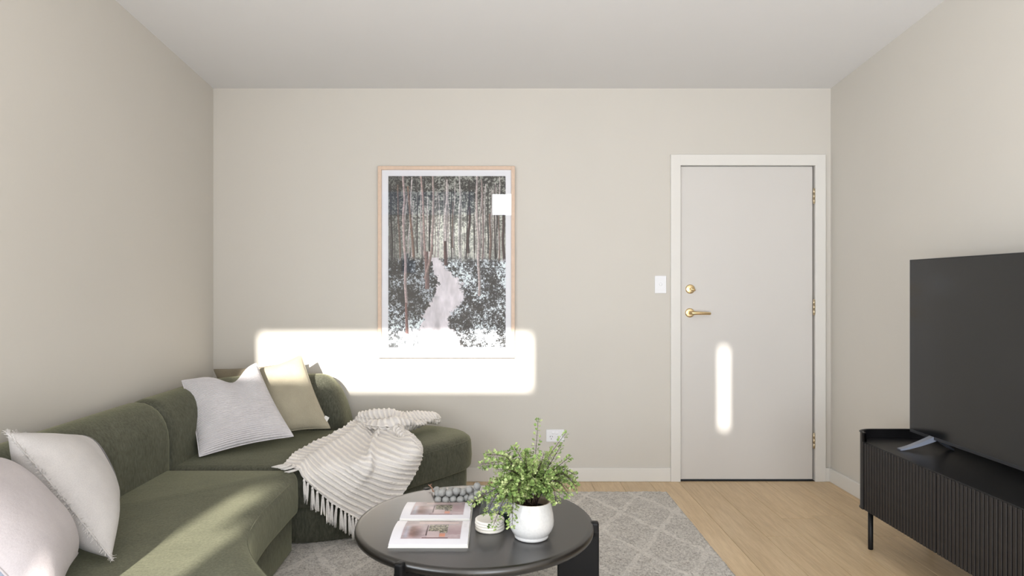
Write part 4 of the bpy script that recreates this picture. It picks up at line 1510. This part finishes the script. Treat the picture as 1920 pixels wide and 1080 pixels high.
for k, (tx, ty, tY, mx, my, mY) in enumerate(mains):
    st = root0 + Vector((rr.uniform(-0.025, 0.025), rr.uniform(-0.025, 0.025), 0))
    a = P(mx, my, mY); b = P(tx, ty, tY)
    low = st.lerp(a, 0.45) + Vector((0, 0, 0.03))
    pts = catmull([st, low, a, b], 9)
    n = len(pts)
    V, Fc = tube_data(pts, [0.0015 * (1 - 0.7 * i / n) + 0.0003 for i in range(n)], 5)
    nf = len(Fc)
    mi = [0] * nf
    nst = 4 if k < 4 else 7
    for i in range(nst, n):
        t = i / (n - 1)
        d = (pts[min(i + 1, n - 1)] - pts[i - 1]).normalized()
        side = d.cross(Vector((0.2, -0.6, 0.8))).normalized()
        for sgn in (1, -1):
            # secondary branch
            Lb = (0.030 if k > 3 else 0.012) * (1 - 0.75 * t) * rr.uniform(0.6, 1.4) + 0.003
            dirb = (side * sgn + d * 0.7 + rnd(0.35)).normalized()
            e = pts[i] + dirb * Lb + Vector((0, 0, -Lb * 0.25))
            if Lb > 0.006:
                v2, f2 = tube_data([pts[i], pts[i].lerp(e, .5), e], 0.0004, 3, cap=False)
                o = len(V); V += v2; Fc += [tuple(q + o for q in f) for f in f2]; mi += [0] * len(f2)
            nl = max(1, int(Lb / 0.0055))
            for q in range(nl):
                pq = pts[i].lerp(e, (q + 1) / nl)
                for s2 in (1, -1):
                    c0 = len(Fc)
                    leaflet(V, Fc, pq + rnd(0.001), (dirb + side.cross(dirb).normalized() * s2 * 0.9 + dirb.cross(Vector((0, 0, 1))) * s2 * 0.7 + rnd(0.4)), Vector((0, 0, 1)) + rnd(0.7), rr.uniform(0.0068, 0.0122))
                    mi += [1] * (len(Fc) - c0)
    c0 = len(Fc)
    leaflet(V, Fc, pts[-1], d, Vector((0, 0, 1)), 0.009); mi += [1] * (len(Fc) - c0)
    mesh('frond', V, Fc, None, pot, mats=[M['stem'], M['leaf']], midx=mi)

# ------------------------------------------------------------------ tv cabinet
FXc = 1.762                     # fluted front plane
BXc = 2.135                     # back
YE = 3.285                      # far end
YN = 1.30                       # near end (out of frame)
ZT, ZC = 0.519, 0.192
cab = empty('tv_cabinet', (1.95, 2.3, 0), 'low black tv cabinet with fluted doors and rounded ends along the right wall', 'cabinet')


def rounded_rect(x0, x1, y0, y1, r, n=10):
    pts = []
    for (cx_, cy_, a0) in ((x1 - r, y1 - r, 0), (x0 + r, y1 - r, 90), (x0 + r, y0 + r, 180), (x1 - r, y0 + r, 270)):
        for k in range(n + 1):
            a = math.radians(a0 + 90 * k / n)
            pts.append(Vector((cx_ + r * math.cos(a), cy_ + r * math.sin(a))))
    return pts


outl = rounded_rect(FXc, BXc, YN, YE, 0.095)
# carcass: recessed behind the doors between the rounded ends
slab('cabinet_body', rounded_rect(FXc + 0.022, BXc, YN + 0.02, YE - 0.02, 0.09), [(0.02, ZC + 0.002), (0, ZC + 0.004), (0, ZT - 0.016), (0.01, ZT - 0.014)], M['black_wood'], cab)
top_prof = [(0.004, ZT - 0.016), (0.001, ZT - 0.014), (0.0, ZT - 0.012), (0.0, ZT - 0.003), (0.003, ZT), (0.02, ZT)]
for nm, zz in (('cabinet_top', 0), ('cabinet_bottom', -(ZT - 0.018 - ZC))):
    o = slab(nm, rounded_rect(FXc + 0.004, BXc, YN + 0.006, YE - 0.006, 0.09), [(a, z + zz) for a, z in top_prof], M['black_wood'], cab)
    for p_ in o.data.polygons: p_.use_smooth = False
# curved end shells with raised lip
def shell(path, z0, z1, t, name, bev=0.004, drop_front=0.0):
    V, Fc = [], []
    n = len(path)
    nor = []
    for i in range(n):
        tt = (path[min(i + 1, n - 1)] - path[max(0, i - 1)]).normalized()
        nor.append(Vector((-tt.y, tt.x)))
    ring = [(0, z0 + bev), (0, z1 - bev), (bev * 0.4, z1 - bev * 0.3), (bev, z1), (t - bev, z1), (t - bev * 0.4, z1 - bev * 0.3), (t, z1 - bev), (t, z0 + bev), (t - bev, z0), (bev, z0)]
    for i in range(n):
        for (o_, z) in ring:
            zz = z
            if drop_front and z > z1 - 0.02:
                pass
            q = path[i] + nor[i] * o_
            # the lip ramps down at its free end
            if z > ZT:
                s = min(1.0, i / 6.0)
                zz = ZT + (z - ZT) * (1 - (1 - s) ** 2) ** 0.5
            V.append((q.x, q.y, zz))
    m = len(ring)
    for i in range(n - 1):
        for k in range(m):
            k2 = (k + 1) % m
            Fc.append((i * m + k, i * m + k2, (i + 1) * m + k2, (i + 1) * m + k))
    Fc.append(tuple(range(m))); Fc.append(tuple((n - 1) * m + k for k in range(m - 1, -1, -1)))
    o = mesh(name, V, Fc, M['black_wood'], cab, smooth=False)
    bm = bmesh.new(); bm.from_mesh(o.data); bmesh.ops.recalc_face_normals(bm, faces=bm.faces); bm.to_mesh(o.data); bm.free()
    for p_ in o.data.polygons: p_.use_smooth = len(p_.vertices) == 4
    return o

LIP = 0.042
YD0 = 3.185                     # where the flutes start
far = [Vector((FXc, YD0 - 0.010 + 0.004 * k)) for k in range(4)] + [p for p in rounded_rect(FXc, BXc, YN, YE, 0.095, 16)[:34]][::-1][0:]
# path: front plane -> far-left corner -> far end -> back corner
rc = 0.095
path = [Vector((FXc, YD0 + 0.0008 * k)) for k in range(0, 7)]
for k in range(0, 17):
    a = math.radians(180 - 90 * k / 16)
    path.append(Vector((FXc + rc + rc * math.cos(a), YE - rc + rc * math.sin(a))))
for k in range(0, 17):
    a = math.radians(90 - 90 * k / 16)
    path.append(Vector((BXc - rc + rc * math.cos(a), YE - rc + rc * math.sin(a))))
path.append(Vector((BXc, YE - rc - 0.05)))
pf = path[::1]
shell(pf[::1], ZC, ZT + LIP, -0.012, 'curved_end_panel')
pn = [Vector((p.x, YN + (YE - p.y))) for p in path]
shell(pn, ZC, ZT + LIP, 0.012, 'curved_end_panel')
box('back_lip', (BXc, YN + rc, ZC), (BXc + 0.012, YE - rc - 0.04, ZT + LIP), M['black_wood'], cab, bevel=0.003)
# fluted doors
dedge = [3.183, 2.657, 2.131, 1.605]
slat_me = None
for i in range(3):
    ya, yb = dedge[i + 1] + 0.002, dedge[i] - 0.002
    if i == 2: ya = YN + 0.10
    dd = box('door', (FXc + 0.008, ya, ZC + 0.0), (FXc + 0.021, yb, ZT - 0.017), M['black_metal'], cab)
    ns = max(1, int(round((yb - ya) / 0.0219)))
    pitch = (yb - ya) / ns
    if slat_me is None:
        bm = bmesh.new()
        box_bm(bm, (0, -pitch / 2 + 0.0028, 0), (0.010, pitch / 2 - 0.0028, ZT - 0.004 - ZC), 0.0018, 1)
        slat_me = D.meshes.new('slat'); bm.to_mesh(slat_me); bm.free(); slat_me.materials.append(M['slat'])
    for k in range(ns):
        o = D.objects.new('slat', slat_me)
        COL.objects.link(o)
        o.parent = dd
        o.location = (FXc, ya + pitch * (k + 0.5), ZC)
# legs
for (lx, ly) in ((1.797, 3.185), (2.09, 3.185), (1.797, 1.45), (2.09, 1.45)):
    V, Fc = merge([tube_data([(lx, ly, 0.0), (lx, ly, 0.004), (lx, ly, ZC + 0.002)], [0.010, 0.0115, 0.0115], 20)])
    lg = mesh('leg', V, Fc, M['black_metal'], cab, smooth=True)
    box('bracket', (lx - 0.014, ly - 0.05, ZC - 0.010), (lx + 0.014, ly + 0.014, ZC + 0.002), M['black_metal'], lg, bevel=0.003)

# ------------------------------------------------------------------ television
tv = empty('television', (1.98, 2.43, ZT), 'large flat black television standing on the tv cabinet', 'television')
XT = 1.965
TY1 = XT * F / (1705.5 - CX)    # far edge
TY0 = TY1 - 1.452
TZ0, TZ1 = CH - 0.3505 * XT, CH + 0.0672 * XT
box('tv_housing', (XT + 0.003, TY0, TZ0), (XT + 0.018, TY1, TZ1), M['tv_bezel'], tv, bevel=0.003)
box('back_shell', (XT + 0.017, TY0 + 0.25, TZ0 + 0.02), (XT + 0.06, TY1 - 0.25, TZ0 + 0.42), M['tv_bezel'], tv, bevel=0.015, seg=4)
bw = 0.004
box('screen', (XT + 0.0005, TY0 + bw, TZ0 + 0.014), (XT + 0.006, TY1 - bw, TZ1 - bw), M['screen'], tv)
for lo, hi in (((XT, TY0, TZ0), (XT + 0.008, TY1, TZ0 + 0.0145)), ((XT, TY0, TZ1 - bw), (XT + 0.008, TY1, TZ1)),
               ((XT, TY0, TZ0), (XT + 0.008, TY0 + bw, TZ1)), ((XT, TY1 - bw, TZ0), (XT + 0.008, TY1, TZ1))):
    box('bezel', lo, hi, M['tv_bezel'], tv, bevel=0.001, seg=1)
# splayed feet
for yc, sg in ((TY1 - 0.165, 1), (TY0 + 0.165, -1)):
    for (dx, tilt) in ((-1, 1), (1, 1)):
        a = Vector((XT + 0.02, yc, TZ0 + 0.012))
        e = Vector((XT + (-0.130 if dx < 0 else 0.115), yc + sg * 0.035, ZT + 0.004))
        V, Fc = [], []
        w = Vector((0, 0.014, 0))
        n = 8
        for i in range(n + 1):
            t = i / n
            c_ = a.lerp(e, t)
            c_.z = e.z + (a.z - e.z) * (1 - t) ** 1.25
            tk = 0.010 * (1 - t) + 0.003
            for (s_, u_) in ((-1, -1), (1, -1), (1, 1), (-1, 1)):
                V.append(c_ + w * s_ * (1.1 - 0.15 * t) + Vector((0, 0, tk * u_)))
        for i in range(n):
            for k in range(4):
                Fc.append((i * 4 + k, i * 4 + (k + 1) % 4, (i + 1) * 4 + (k + 1) % 4, (i + 1) * 4 + k))
        Fc.append((0, 1, 2, 3)); Fc.append((n * 4 + 3, n * 4 + 2, n * 4 + 1, n * 4))
        o = mesh('foot', V, Fc, M['tv_foot'], tv)
        bm = bmesh.new(); bm.from_mesh(o.data); bmesh.ops.recalc_face_normals(bm, faces=bm.faces)
        lo_ = min(v_.co.z for v_ in bm.verts)
        if lo_ < ZT + 0.0005:
            for v_ in bm.verts: v_.co.z += (ZT + 0.0005 - lo_)
        bm.to_mesh(o.data); bm.free()
